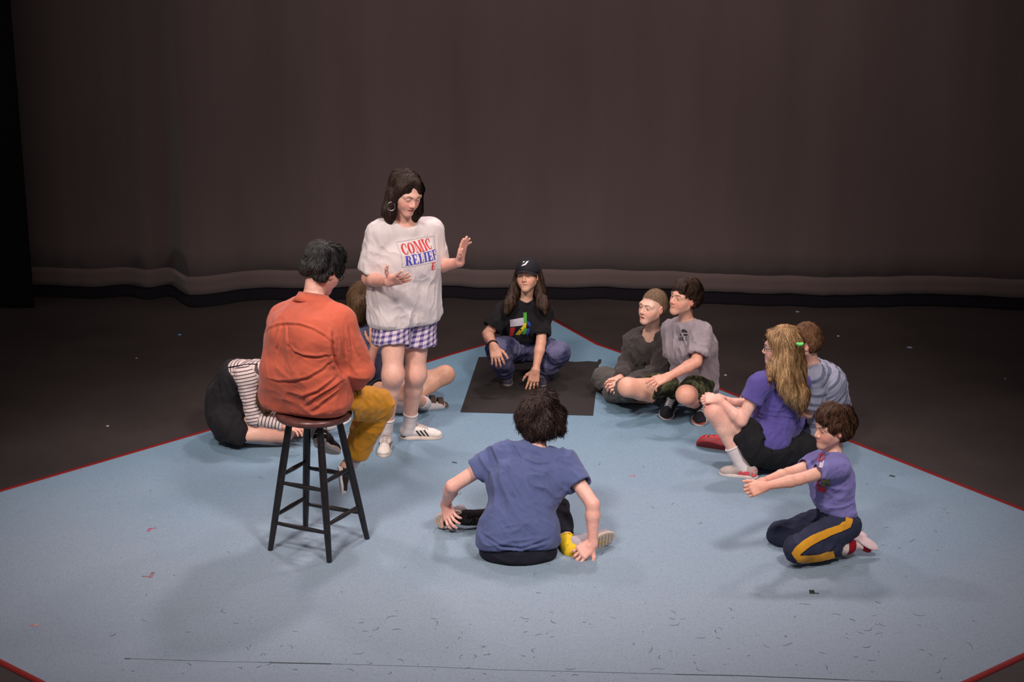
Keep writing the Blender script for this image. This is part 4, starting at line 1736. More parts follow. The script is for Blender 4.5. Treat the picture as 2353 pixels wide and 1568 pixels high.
WX0, WX1 = -4.6, 8.6
w = curtain('wall_back', WX0, WX1, yb, lambda x: 0.232 + 0 * x, 7.2, 620, 36, 0.16, M_DRAPE, seed=4)
tag(w, kind='structure')
curtain('hem_band', WX0, WX1, lambda x: yb(x) - 0.006, lambda x: 0.10 + 0 * x, 0.240, 620, 4, 0.16, M_BAND, parent=w, loc=(0, 0, 0), seed=4)
w.children[0].location = (0, 0, 0)


def fix_child(o, parent):
    o.data.transform(Matrix.Translation(-Vector(abs_origin(parent))))


fix_child(w.children[0], w)
hem = curtain('hem', -4.9, WX1, lambda x: yb(x) + 0.004, lambda x: 0.0 * x + 0.001, 0.122, 640, 6, 0.16, M_HEM, parent=w, loc=(0, 0, 0), seed=4)
fix_child(hem, w)
# black masking drape standing in front at the far left
ll = curtain('stage_curtain', -8.8, -3.63, lambda x: 12.80 + 0.02 * np.sin(x * 9), lambda x: 0.0 * x + 0.002, 7.2, 200, 24, 0.10, M_LEG, loc=(-4.6, 12.86, 0), seed=14)
tag(ll, 'black masking curtain hanging at the far left edge of the stage', 'curtain')


# ------------------------------------------------------------ the stool
M_SEAT = None


def wood_mat(name, a, b, rough, chips=None):
    m, nt, bs = new_mat(name)
    oc = objco(nt)
    n = noise(nt, 22, 4, 0.6, oc)
    c = ramp(nt, n.outputs[0], [(0.35, a), (0.65, b)])
    out = c.outputs[0]
    if chips:
        n2 = noise(nt, 85, 3, 0.7, oc)
        r = ramp(nt, n2.outputs[0], [(0.69, (0, 0, 0)), (0.73, (1, 1, 1))])
        out = mix(nt, r.outputs[0], out, chips)
    nt.links.new(out, bs.inputs['Base Color'])
    bs.inputs['Roughness'].default_value = rough
    bump(nt, bs, n.outputs[0], 0.15, 0.001)
    return m


M_SEAT = wood_mat('maroon_seat_paint', (0.085, 0.030, 0.026), (0.125, 0.045, 0.038), 0.32)
M_STOOL = wood_mat('black_stool_paint', (0.006, 0.005, 0.006), (0.012, 0.010, 0.011), 0.38, (0.20, 0.13, 0.09, 1))
feet = [G(621, 1266), G(757, 1294), G(844, 1240), G(702, 1216)]
c = sum(feet) / 4
seat_z = 0.712
stool = empty('stool', tuple(c), 'tall black wooden stool with a round maroon seat under the orange shirt', 'stool')
top_c = c + A([0.0, 0.0, seat_z])
tops = []
for p in feet:
    d = unit((p - c) * A([1, 1, 0]))
    tops.append(top_c + d * 0.118 + A([0, 0, -0.028]))
prof = [(0.0, 0.0), (0.10, 0.001), (0.150, 0.006), (0.172, 0.008), (0.183, 0.002), (0.188, -0.010), (0.182, -0.024), (0.165, -0.031), (0.10, -0.033), (0.0, -0.033)]
vs, fs = [], []
for r_, z_ in prof:
    for k in range(48):
        a = 2 * math.pi * k / 48
        vs.append(top_c + A([math.cos(a) * r_, math.sin(a) * r_, z_ - 0.006]))
for i in range(len(prof) - 1):
    for k in range(48):
        fs.append((i * 48 + k, (i + 1) * 48 + k, (i + 1) * 48 + (k + 1) % 48, i * 48 + (k + 1) % 48))
obj_vf('seat', np.array(vs), np.array(fs), M_SEAT, stool)


def turned(name, a, b, prof, mat, parent, seg=18):
    d = unit(b - a)
    L = np.linalg.norm(b - a)
    s = unit(np.cross(d, [0.2, 0.9, 0.1]))
    u = np.cross(s, d)
    vs, fs = [], []
    for t, r_ in prof:
        for k in range(seg):
            x = 2 * math.pi * k / seg
            vs.append(a + d * L * t + (s * math.cos(x) + u * math.sin(x)) * r_)
    for i in range(len(prof) - 1):
        for k in range(seg):
            fs.append((i * seg + k, i * seg + (k + 1) % seg, (i + 1) * seg + (k + 1) % seg, (i + 1) * seg + k))
    return obj_vf(name, np.array(vs), np.array(fs), mat, parent)


leg_prof = [(0, 0.001), (0, 0.0115), (0.01, 0.0135), (0.20, 0.0165), (0.45, 0.0185), (0.72, 0.0190), (0.93, 0.0165), (1.0, 0.0155), (1.0, 0.001)]
for p, t in zip(feet, tops):
    turned('leg', p, t, leg_prof, M_STOOL, stool)
for i in range(4):
    j = (i + 1) % 4
    for h in ((0.215, 0.52) if i % 2 == 0 else (0.27, 0.575)):
        a, b = lerp(feet[i], tops[i], h), lerp(feet[j], tops[j], h)
        turned('rung', a, b, [(0, 0.008), (0.12, 0.0095), (0.5, 0.0125), (0.88, 0.0095), (1, 0.008)], M_STOOL, stool, 12)


# ------------------------------------------------------------ hair flows
def fall(b, out=0.15):
    """long hair: off the parting, round the skull, then straight down"""
    top = b.L(0, 0.0, 0.12)

    def f(p, n):
        r = rowunit((p - top) * A([1, 1, 0.2]))
        side = b.R[:, 0] * np.sign((p - b.hc) @ b.R[:, 0])[:, None]
        hgt = np.clip((p[:, 2] - b.hc[2] + 0.01) / 0.10, 0, 1)[:, None]
        frt = np.clip(((p - b.hc) @ b.R[:, 1]) / 0.05, 0, 1)[:, None]
        return rowunit((r * (1 - frt * 0.7) + side * frt * 1.2) * hgt * 0.9 + A([0, 0, -1.0]) * (1.15 - 0.5 * hgt))
    return f


PEOPLE = {}


def person(key, J, label, **kw):
    r = empty('person', tuple(A([J['pel'][0], J['pel'][1], 0.0])), label, 'person')
    b = Body(J, **kw)
    PEOPLE[key] = (b, r)
    return b, r


WHITE = (0.72, 0.68, 0.66)


# ---- 1. the standing woman -------------------------------------------------
def woman():
    b, r = person('woman', JW, 'standing woman in a white T-shirt and checked shorts, gesturing with both hands', H=1.66, girth=1.02, fat=1.08, head_h=0.232,
                  face=(0.52, -0.78, -0.34), roll=-0.10, mouth=0.28, smile=0.6, lid=0.34, tone=(0.66, 0.37, 0.29))
    b.build(r, {'R': dict(to=P(952, 633, 9.22), back=(0.10, -0.85, -0.45), curl=[0.06, 0.12, 0.22, 0.30], spread=0.30, thumb=1.9, size=1.0),
                'L': dict(to=P(1066, 556, 9.56), back=(-0.85, 0.40, 0.1), curl=[0.12, 0.16, 0.24, 0.35], spread=0.14, thumb=0.8, size=1.0)})
    M = cloth_mat('white_cotton', (0.70, 0.62, 0.61), 0.9, 0.03)
    hp = P(928, 741, 9.65)

    def ex(F):
        # the loose body of the shirt hangs straight from the bust
        W = b.W
        for sg in (1, -1):
            F.cone(J_['chest'] + b.rs * sg * 0.075, P(928, 770, 9.65) + b.rs * sg * 0.085, 0.125, 0.128, 0.06)
        F.cone(J_['chest'] + b.fc * 0.05 + b.rs * 0.05, J_['chest'] + b.fc * 0.05 - b.rs * 0.05 + A([0, 0, -0.02]), 0.095, 0.095, 0.06)
    J_ = JW
    fd = [dict(axis=(0.05, 0, 1), lam=0.060, amp=0.020, stretch=7, center=hp, rad=0.38, sharp=1.6),
          dict(axis=(0.45, 0.2, -1), lam=0.070, amp=0.010, stretch=4),
          dict(axis=(-0.2, 0.2, 1), lam=0.050, amp=0.008, stretch=4, center=P(860, 590, 9.5), rad=0.13)]
    top_garment(b, r, 't_shirt', M, ease=(0.035, 0.035, 0.030, 0.016), sleeve=0.84, sl_r=(0.022, 0.032), hem=(hp, (0.02, 0, -1.0)), neck_r=0.074, fold=fd, extra=ex, neck_drop=-0.014)
    v, f = b.top
    bv = bvh_of(v, f)
    fw = unit(A([0.66, -0.75, 0]))
    rt = unit(np.cross(fw, [0, 0, 1]))
    R = -rt                       # reading direction seen from the front
    U = A([0, 0, 1.0])
    red, blue = cloth_mat('red_print', srgb(205, 60, 65), 0.8, 0.05), cloth_mat('blue_print', srgb(72, 70, 175), 0.8, 0.05)
    O = P(967, 583, 9.5)
    O = O + fw * 0.0
    def word(txt, x0, y0, h, skew, wide, mat):
        x = x0
        for ch in txt:
            sh, adv = glyph(ch)
            shp = [([A([x + p[0] * h * wide, y0 + p[1] * h + skew * (x + p[0] * h * wide - x0)]) for p in pts], q) for pts, q in sh]
            o_ = decal('letter', bv, shp, O, R, U, -fw, mat, b.top_obj, off=0.0022)
            if o_:
                tag(o_, 'letter %s of the %s print' % (ch, 'red' if mat is red else 'blue'), kind='stuff')
            y0 += skew * adv * h * wide * 1.04
            x += adv * h * wide * 1.04
        return x
    word('COMIC', -0.104, 0.002, 0.058, 0.03, 0.82, red)
    e2 = word('RELIEF', -0.100, -0.056, 0.052, 0.03, 0.90, blue)
    word('E', e2 - 0.050, -0.102, 0.044, 0.03, 0.8, red)
    grey = cloth_mat('grey_print', (0.32, 0.32, 0.36), 0.8, 0.05)
    x0, x1, y0, y1 = -0.118, e2 + 0.008, -0.064, 0.072
    fr = []
    for a, c in (((x0, y0), (x1, y0)), ((x1, y0), (x1, y1)), ((x1, y1), (x0, y1)), ((x0, y1), (x0, y0))):
        a2, c2 = A(a) + A([0, 0.03 * (a[0] - x0)]), A(c) + A([0, 0.03 * (c[0] - x0)])
        d = unit(c2 - a2)
        n_ = A([-d[1], d[0]]) * 0.0008
        fr.append(patch_grid([a2 - n_, c2 - n_, c2 + n_, a2 + n_], 14, 1))
    decal('print_border', bv, fr, O, R, U, -fw, grey, b.top_obj, off=0.002)
    # checked boxer shorts
    G1 = stripe_mat('gingham', srgb(82, 66, 122), srgb(160, 144, 178), 0.032, 0.55, True, srgb(222, 206, 212))

    def uv(v):
        q = v - JW['pel']
        side = np.sign(q @ b.rh)
        c_ = JW['pel'] + side[:, None] * b.rh * 0.10
        d = v - c_
        ang = np.arctan2(d @ b.rh, d @ b.fc)
        return v[:, 2] + 0.04 * np.sin(ang), ang * 0.115 + side * 0.011

    def flare(F):
        for q, px in (('R', 898), ('L', 962)):
            F.cone(JW['hip' + q], P(px - 3 if q == 'R' else px, 792, JW['hip' + q][1] - 0.02), 0.100, 0.100, 0.03, flat1=True)
    o = trousers(b, r, 'shorts', G1, e=0.018, ease=0.02, length=0.24, hem_e=0.024, fold=[dict(axis=(0, 0, 1), lam=0.05, amp=0.012, stretch=4)], coord=uv, extra=flare)
    # white-grey slouch socks and striped trainers
    MS = cloth_mat('white_sock', (0.66, 0.58, 0.57), 0.95, 0.05)
    W_, K = plain('white_leather', (0.72, 0.64, 0.58), 0.45), plain('black_leather', (0.02, 0.02, 0.022), 0.5)
    rub = plain('cream_rubber', (0.68, 0.55, 0.47), 0.6)
    lc = cloth_mat('grey_lace', (0.42, 0.36, 0.34), 0.9)
    for q in 'RL':
        s = sock(b, r, q, MS, h=0.085 if q == 'R' else 0.09, e=0.002)
        shoe(r, b, q, rub, W_, lc, stripes=K, heeltab=K, toecap=plain('white_rubber', (0.74, 0.66, 0.60), 0.5))
    # wavy brown hair to the shoulders
    def ex_h(F):
        h = b.hs
        for sx in (1, -1):
            F.cone(b.L(sx * 0.018, 0.050, 0.106), b.L(sx * 0.064, 0.034, 0.058), 0.012 * h, 0.014 * h, 0.03)
            F.cone(b.L(sx * 0.066, 0.028, 0.055), b.L(sx * 0.082, 0.000, -0.03), 0.016 * h, 0.026 * h, 0.03)
            F.cone(b.L(sx * 0.084, -0.020, -0.01), b.L(sx * 0.086, 0.004, -0.120), 0.036 * h, 0.034 * h, 0.03)
            F.cone(b.L(sx * 0.086, 0.004, -0.115), b.L(sx * 0.076, 0.020, -0.150), 0.036 * h, 0.026 * h, 0.03)
        F.cone(b.L(0, -0.080, 0.03), b.L(0, -0.080, -0.120), 0.064 * h, 0.052 * h, 0.05)
        F.cone(b.L(0, 0.075, 0.140), b.L(0, -0.03, 0.160), 0.004 * h, 0.004 * h, 0.012, 's')
    hm = hair_mat('dark_brown_hair', (0.014, 0.008, 0.006), (0.055, 0.030, 0.021))
    make_hair(b, r, hm, 'long', 0.008, ex_h, n=4600, length=0.12, width=0.0028, lift=0.005, flow=fall(b), wave=0.5, jitter=0.22, seed=1, hairline=0.016, rough=0.004)
    # hoop earring and necklace
    silver = plain('silver', (0.75, 0.74, 0.72), 0.2, 1.0)
    c_ = b.L(-0.105, 0.018, -0.060)
    c_ = b.L(0.106, 0.036, -0.060)
    fwv, upv = b.R[:, 1], A([0, 0, 1.0])
    tv, tf = tube_mesh([c_ + (unit(CX + 0.2 * CF) * math.cos(t) + upv * math.sin(t) * 1.15) * 0.021 for t in np.linspace(0, 2 * math.pi, 24, endpoint=False)], 0.0028, 6, closed=True)
    o = obj_vf('hoop_earring', tv, tf, silver, r)
    bb = bvh_of(*[np.array([x.co[:] for x in b.body_obj.data.vertices]) + abs_origin(b.body_obj), np.array([p.vertices[:] for p in b.body_obj.data.polygons])])
    pts = []
    for a in np.linspace(-1.0, 1.0, 15):
        o_ = JW['neck'] + A([0, 0, 0.028 - 0.035 * math.cos(a)]) + b.fc * 0.2 * 1 + b.rs * a * 0.06
        h = bb.ray_cast(Vector(o_), Vector(-b.fc), 0.3)
        if h[0] is not None:
            pts.append(A(h[0]) + A(h[1]) * 0.002)
    if len(pts) > 3:
        tv, tf = tube_mesh(pts, 0.0014, 5)
        obj_vf('necklace', tv, tf, silver, r)


# ---- 2. the adult on the stool ---------------------------------------------
def adult():
    b, r = person('adult', JA, 'adult with short dark hair, orange shirt and mustard trousers sitting on the stool', H=1.72, girth=1.12, fat=1.05, head_h=0.235,
                  face=(0.62, 0.62, -0.45), roll=0.08, lid=0.5, tone=(0.62, 0.34, 0.27), brow=(0.03, 0.025, 0.02))
    b.extra = [lambda F: F.half(A([top_c[0], top_c[1], top_c[2] + 0.008]), (0, 0, -1), 0.004, near=(A([top_c[0], top_c[1], top_c[2]]), A([0.2, 0.2, 0.2])))]
    b.build(r, {'R': dict(to=P(770, 905, 8.36), back=(0.3, 0.1, 1), curl=0.6), 'L': dict(to=P(760, 905, 8.45), back=(-0.2, 0, 1), curl=0.6, hidden=True)})
    M = cloth_mat('orange_linen', srgb(194, 92, 68), 0.85, 0.10, 420)

    def ex(F):
        F.cone(P(655, 905, 8.20), P(750, 912, 8.06), 0.128, 0.120, 0.08)
        F.cone(P(650, 850, 8.14), P(742, 855, 8.05), 0.112, 0.105, 0.08)
        F.cone(P(656, 775, 8.18), P(742, 778, 8.06), 0.100, 0.095, 0.08)
        F.half(A([top_c[0], top_c[1], top_c[2] + 0.010]), (0, 0, -1), 0.004, near=(A([top_c[0], top_c[1], top_c[2]]), A([0.25, 0.25, 0.2])))
    seat_cut = A([top_c[0], top_c[1], top_c[2] + 0.014])
    fd = [dict(axis=(1, 0.3, 0.15), lam=0.080, amp=0.013, stretch=4, center=P(740, 905, 8.0), rad=0.24),
          dict(axis=(0.9, 0.2, -0.6), lam=0.09, amp=0.007, stretch=4),
          dict(axis=(0.35, 0.1, -1), lam=0.055, amp=0.010, stretch=5, center=P(800, 800, 8.0), rad=0.16)]
    lines = [([[(608, 765), (618, 752), (640, 744), (665, 742), (690, 744), (720, 754), (748, 770), (768, 788)]], 0.007, 0.0075),
             ([[(660, 746), (661, 775), (664, 805)], [(648, 748), (641, 780), (636, 810)]], 0.007, -0.007),
             ([[(664, 790), (676, 806), (698, 815), (730, 818), (760, 812)]], 0.007, 0.008),
             ([[(612, 868), (640, 874), (672, 873), (705, 866), (738, 848), (764, 822)]], 0.008, 0.0075),
             ([[(765, 770), (764, 800), (770, 830), (782, 855), (800, 872)]], 0.011, -0.016),
             ([[(700, 930), (735, 905), (765, 888), (790, 872)], [(690, 912), (730, 896), (770, 866)], [(720, 940), (750, 915), (782, 892)]], 0.008, 0.010),
             ([[(808, 760), (815, 790), (826, 820)], [(795, 752), (800, 790), (806, 830)]], 0.007, 0.007)]
    top_garment(b, r, 'shirt', M, ease=(0.020, 0.025, 0.022, 0.016), sleeve=0.50, sl_r=(0.026, 0.026), hem=(P(705, 957, 8.10), (-0.02, -0.25, -1.0)), neck_r=0.060, fold=fd,
                extra=ex, long=True, cuff_r=0.020, collar=False, lines=lines)
    v, f = b.top
    bv = bvh_of(v, f)
    # collar band standing round the neck
    nk = unit(b.L(0, -0.022, -0.055) - JA['neck'])
    base = JA['neck'] + nk * 0.006
    x = unit(np.cross(nk, [0, 1.0, 0]))
    y = np.cross(nk, x)
    vs, fs = [], []
    sg = 40
    for k in range(sg):
        t = 2 * math.pi * k / sg
        d = x * math.cos(t) + y * math.sin(t)
        for (rr, zz) in ((0.071, -0.020), (0.069, 0.026), (0.073, 0.034), (0.086, 0.004), (0.096, -0.014), (0.090, -0.016), (0.074, 0.012)):
            vs.append(base + d * rr + nk * zz)
    for k in range(sg):
        for i in range(6):
            a_, c_ = k * 7 + i, ((k + 1) % sg) * 7 + i
            fs.append((a_, a_ + 1, c_ + 1, c_))
    obj_vf('collar', np.array(vs), np.array(fs), M, b.top_obj)
    J = JA
    cu = lerp(J['elR'], J['wrR'], 0.47)
    F = Field()
    d = unit(J['wrR'] - J['elR'])
    F.cone(cu - d * 0.026, cu + d * 0.022, 0.064, 0.060, 0.004, flat0=True, flat1=True)
    F.cone(cu, cu + d * 0.06, 0.046, 0.046, 0.003, 's')
    cv, cf = F.mesh(0.005)
    cv = folds(cv, normals(cv, cf), d, 0.03, 0.006, 0.4, 3)
    obj_vf('cuff', cv, cf, M, b.top_obj)
    MT = cloth_mat('mustard_cotton', srgb(202, 138, 28), 0.85, 0.10)
    trousers(b, r, 'trousers', MT, e=0.018, ease=-0.008, length=0.93, lens={'L': 0.62}, hem_e=0.030, fold=[dict(axis=(0.6, -0.5, 0.3), lam=0.055, amp=0.007, stretch=3), dict(axis=(1, 0.4, 0), lam=0.05, amp=0.006, stretch=4)], knee_e=0.026, seat=seat_cut)
    MS = cloth_mat('white_ankle_sock', (0.66, 0.60, 0.62), 0.95, 0.05)
    kk, rb, wl = cloth_mat('black_canvas', (0.018, 0.018, 0.022), 0.85), plain('brown_gum_rubber', (0.40, 0.27, 0.20), 0.6), plain('white_foxing', (0.70, 0.64, 0.60), 0.5)
    for q, up in (('R', (0.80, 0.30, 0.30)), ('L', (-0.1, 0.25, 1.0))):
        sock(b, r, q, MS, h=0.022, e=0.005, toe=False)
        so = shoe(r, b, q, wl, kk, wl, up=up, heeltab=wl, toecap=wl, sole_h=1.1, tread=rb)
    hm = hair_mat('greying_black_hair', (0.012, 0.011, 0.011), (0.060, 0.056, 0.055), 0.6)
    make_hair(b, r, hm, 'short', 0.012, lambda F: F.cone(b.L(0, 0.060, 0.110), b.L(0, 0.085, 0.085), 0.022, 0.014, 0.03), n=6000, length=0.042, width=0.0022, lift=0.009, jitter=0.40, seed=2, rough=0.006, wave=0.15)
    glasses(b, r, plain('black_frame', (0.02, 0.02, 0.02), 0.3))
    # trouser side pocket piping
    tb = bvh_of(*b.leg)
    out = []
    for px, py in ((815, 893), (818, 900), (822, 908)):
        h = tb.ray_cast(Vector(C0), Vector(unit(ray(px, py))), 30)
        if h[0] is not None:
            out.append(A(h[0]) + A(h[1]) * 0.002)
    if len(out) > 2:
        tv, tf = tube_mesh(out, 0.004, 6)
        obj_vf('pocket_zip', tv, tf, plain('dark_zip', (0.02, 0.018, 0.015), 0.5), b.leg_obj)


# ---- 3. girl in the striped top --------------------------------------------
def stripe_girl():
    b, r = person('stripe', JS, 'girl in a striped long-sleeved top and black pinafore crouching behind the stool', H=1.50, girth=0.92, fat=1.12, head_h=0.215, face=(0.75, -0.1, -0.65), lid=0.2,
                  tone=(0.66, 0.38, 0.29))
    b.extra = [lambda F: F.cone(P(550, 985, 9.62), P(640, 990, 9.60), 0.072, 0.060, 0.03)]
    b.build(r, {'R': dict(to=P(688, 985, 9.50), back=(0, -0.2, 1), curl=0.5), 'L': dict(to=P(695, 978, 9.66), back=(0, 0.2, 1), curl=0.5)})
    MT = stripe_mat('striped_jersey', srgb(92, 76, 80), srgb(222, 202, 196), 0.0200, 0.70)

    def co(v):
        J = JS
        out = np.zeros(len(v))
        segs = [(J['chest'], J['neck'], 0.10, 0.0), (J['shR'], J['elR'], 0.055, 0.30), (J['elR'], J['wrR'], 0.045, 0.30 + np.linalg.norm(J['elR'] - J['shR'])),
                (J['shL'], J['elL'], 0.055, 0.30), (J['elL'], J['wrL'], 0.045, 0.55)]
        best = np.full(len(v), 9.0)
        for a, c_, rr, off in segs:
            d = c_ - a
            L = np.linalg.norm(d)
            t = ((v - a) @ d) / (L * L)
            dist = np.linalg.norm(v - a - np.clip(t, 0, 1)[:, None] * d, axis=1) - rr
            m = dist < best
            best[m] = dist[m]
            out[m] = off + t[m] * L
        # stripes over the back run lengthwise
        return out
    ST = JS
    F0 = (P(528, 852, 9.70), unit(JS['pel'] - JS['neck']))
    top_garment(b, r, 'striped_top', MT, ease=(0.012, 0.014, 0.014, 0.010), sleeve=0.92, sl_r=(0.010, 0.010), cuff_r=0.008, hem=None, neck_r=0.062,
                fold=[dict(axis=(0, 1, 0.3), lam=0.05, amp=0.007, stretch=2)], long=True, coord=co)
    MK = cloth_mat('black_twill', (0.016, 0.014, 0.016), 0.85, 0.2)
    J = JS
    F = Field()
    b.torso(F, (0.018, 0.020, 0.024, 0.018))
    cutp = P(556, 868, 9.66)
    F.half(cutp, unit(A([0.62, -0.1, 0.75])), 0.01)
    # skirt spreading over the thighs to the floor
    F.cone(P(522, 945, 9.74), P(532, 978, 9.70), 0.105, 0.090, 0.06)
    F.cone(P(528, 985, 9.62), P(548, 996, 9.56), 0.070, 0.062, 0.05)
    F.cone(P(528, 975, 9.62), P(556, 982, 9.60), 0.088, 0.086, 0.05, flat1=True)
    F.cone(P(530, 970, 9.86), P(560, 978, 9.86), 0.085, 0.085, 0.05, flat1=True)
    F.cone(P(522, 908, 9.76), P(525, 950, 9.74), 0.105, 0.11, 0.06)
    F.half((0, 0, 0.004), (0, 0, -1), 0.01)
    v, f = F.mesh(0.006)
    v = relax(v, f, 2)
    v = folds(v, normals(v, f), (0.1, 0, 1), 0.055, 0.015, 5, 8)
    o = obj_vf('pinafore', v, f, MK, r)
    # dark piping across the shoulder blades
    bv = bvh_of(*b.top)
    pts = []
    for px, py in ((526, 845), (540, 843), (556, 840), (572, 838), (590, 838), (602, 842)):
        h = bv.ray_cast(Vector(C0), Vector(unit(ray(px, py))), 30)
        if h[0] is not None:
            pts.append(A(h[0]) + A(h[1]) * 0.001)
    if len(pts) > 2:
        tv, tf = tube_mesh(pts, 0.005, 6)
        obj_vf('shoulder_piping', tv, tf, MK, b.top_obj)
    Wt, Rb = cloth_mat('white_canvas', (0.70, 0.63, 0.60), 0.8), plain('white_rubber_sole', (0.72, 0.66, 0.62), 0.5)
    sock(b, r, 'L', cloth_mat('white_sock', (0.68, 0.60, 0.60), 0.95), 0.04, 0.006)
    shoe(r, b, 'L', Rb, Wt, Rb, up=(-0.4, -0.5, 0.9))

    def ex_h(F):
        F.cone(P(615, 850, 9.66), P(612, 920, 9.55), 0.055, 0.045, 0.04)
        F.cone(P(612, 915, 9.55), P(612, 938, 9.52), 0.048, 0.030, 0.03)
        F.cone(P(640, 860, 9.60), P(650, 940, 9.50), 0.05, 0.03, 0.03)
    make_hair(b, r, hair_mat('auburn_brown_hair', (0.045, 0.020, 0.010), (0.15, 0.075, 0.035)), 'long', 0.010, ex_h, n=3000, length=0.14, width=0.0026, flow=lambda p, n: np.tile(A([0.05, -0.05, -1.0]), (len(p), 1)), wave=0.2,
              jitter=0.15, seed=3)


# ---- 4. girl half hidden behind the woman ----------------------------------
def hidden_girl():
    b, r = person('hidden', JH, 'girl with long straight brown hair sitting cross-legged behind the standing woman', H=1.52, girth=0.95, head_h=0.215, face=(0.93, -0.25, -0.12), lid=0.6,
                  tone=(0.64, 0.35, 0.235))
    b.build(r, {'R': dict(to=P(862, 745, 10.14), back=(-0.1, -1, 0), curl=0.4), 'L': dict(to=P(868, 745, 10.34), back=(0, 1, 0), curl=0.5, hidden=True)})
    top_garment(b, r, 't_shirt', cloth_mat('slate_blue_cotton', srgb(92, 98, 132), 0.9, 0.08), ease=(0.028, 0.028, 0.022, 0.012), sleeve=0.62, sl_r=(0.016, 0.026), hem=None, neck_r=0.062,
                fold=[dict(axis=(0.2, 1, 0.2), lam=0.06, amp=0.012, stretch=3)])
    trousers(b, r, 'shorts', cloth_mat('dark_shorts', (0.03, 0.035, 0.05)), e=0.016, length=0.16, hem_e=0.02)
    MS = cloth_mat('white_sock', (0.66, 0.60, 0.60), 0.95, 0.05)
    tan, brn = plain('brown_suede', (0.10, 0.06, 0.04), 0.85), plain('cork_sole', (0.14, 0.10, 0.07), 0.8)
    for q in 'RL':
        sock(b, r, q, MS, h=0.03, e=0.004, fe=0.008)
        sandal(b, r, q, tan, brn)

    def ex_h(F):
        F.cone(P(830, 690, 10.27), P(824, 732, 10.27), 0.078, 0.062, 0.04)
        F.cone(P(826, 700, 10.18), P(823, 728, 10.17), 0.045, 0.035, 0.03)
    make_hair(b, r, hair_mat('straight_brown_hair', (0.055, 0.028, 0.014), (0.20, 0.115, 0.055)), 'long', 0.010, ex_h, n=3600, length=0.17, width=0.0026, flow=fall(b), jitter=0.08, seed=4, lift=0.003)


def sandal(b, r, q, strap_m, sole_m, up=(0, 0, 1)):
    heel, toe = b.J['heel' + q], b.J['toe' + q]
    L = np.linalg.norm(toe - heel)
    y = unit(toe - heel)
    z = A(up, float)
    z = unit(z - y * (z @ y))
    x = np.cross(y, z)
    k = 0.95
    R = np.stack([x, y, z], axis=1)
    T = lambda a, c, d_: heel + R @ (A([a, c * L / 0.27 / k, d_]) * k)
    S = Field()
    S.ell(T(0, 0.055, 0.010), A([0.040 * k, 0.060 * L / 0.27, 0.034 * k]), R, 0.01)
    S.ell(T(0, 0.195, 0.010), A([0.050 * k, 0.085 * L / 0.27, 0.034 * k]), R, 0.03)
    S.half(T(0, 0, 0.026), z, 0.004)
    S.half(T(0, 0, 0), -z, 0.004)
    v, f = S.mesh(0.0035)
    o = obj_vf('sandal', v, f, sole_m, r)
    for yy, w in ((0.205, 0.026), (0.135, 0.024)):
        rows = []
        for t in np.linspace(0, math.pi, 13):
            hx, hz = math.cos(t) * 0.050, 0.016 + math.sin(t) * (0.048 if yy > 0.18 else 0.066)
            rows.append([T(hx, yy - w, hz), T(hx, yy + w, hz * 0.97), T(hx * 0.93, yy + w, hz * 0.93), T(hx * 0.93, yy - w, hz * 0.95)])
        vs = [p for rw in rows for p in rw]
        fs = []
        for i in range(12):
            for j in range(4):
                fs.append((i * 4 + j, i * 4 + (j + 1) % 4, (i + 1) * 4 + (j + 1) % 4, (i + 1) * 4 + j))
        obj_vf('strap', np.array(vs), np.array(fs), strap_m, o)
    return o


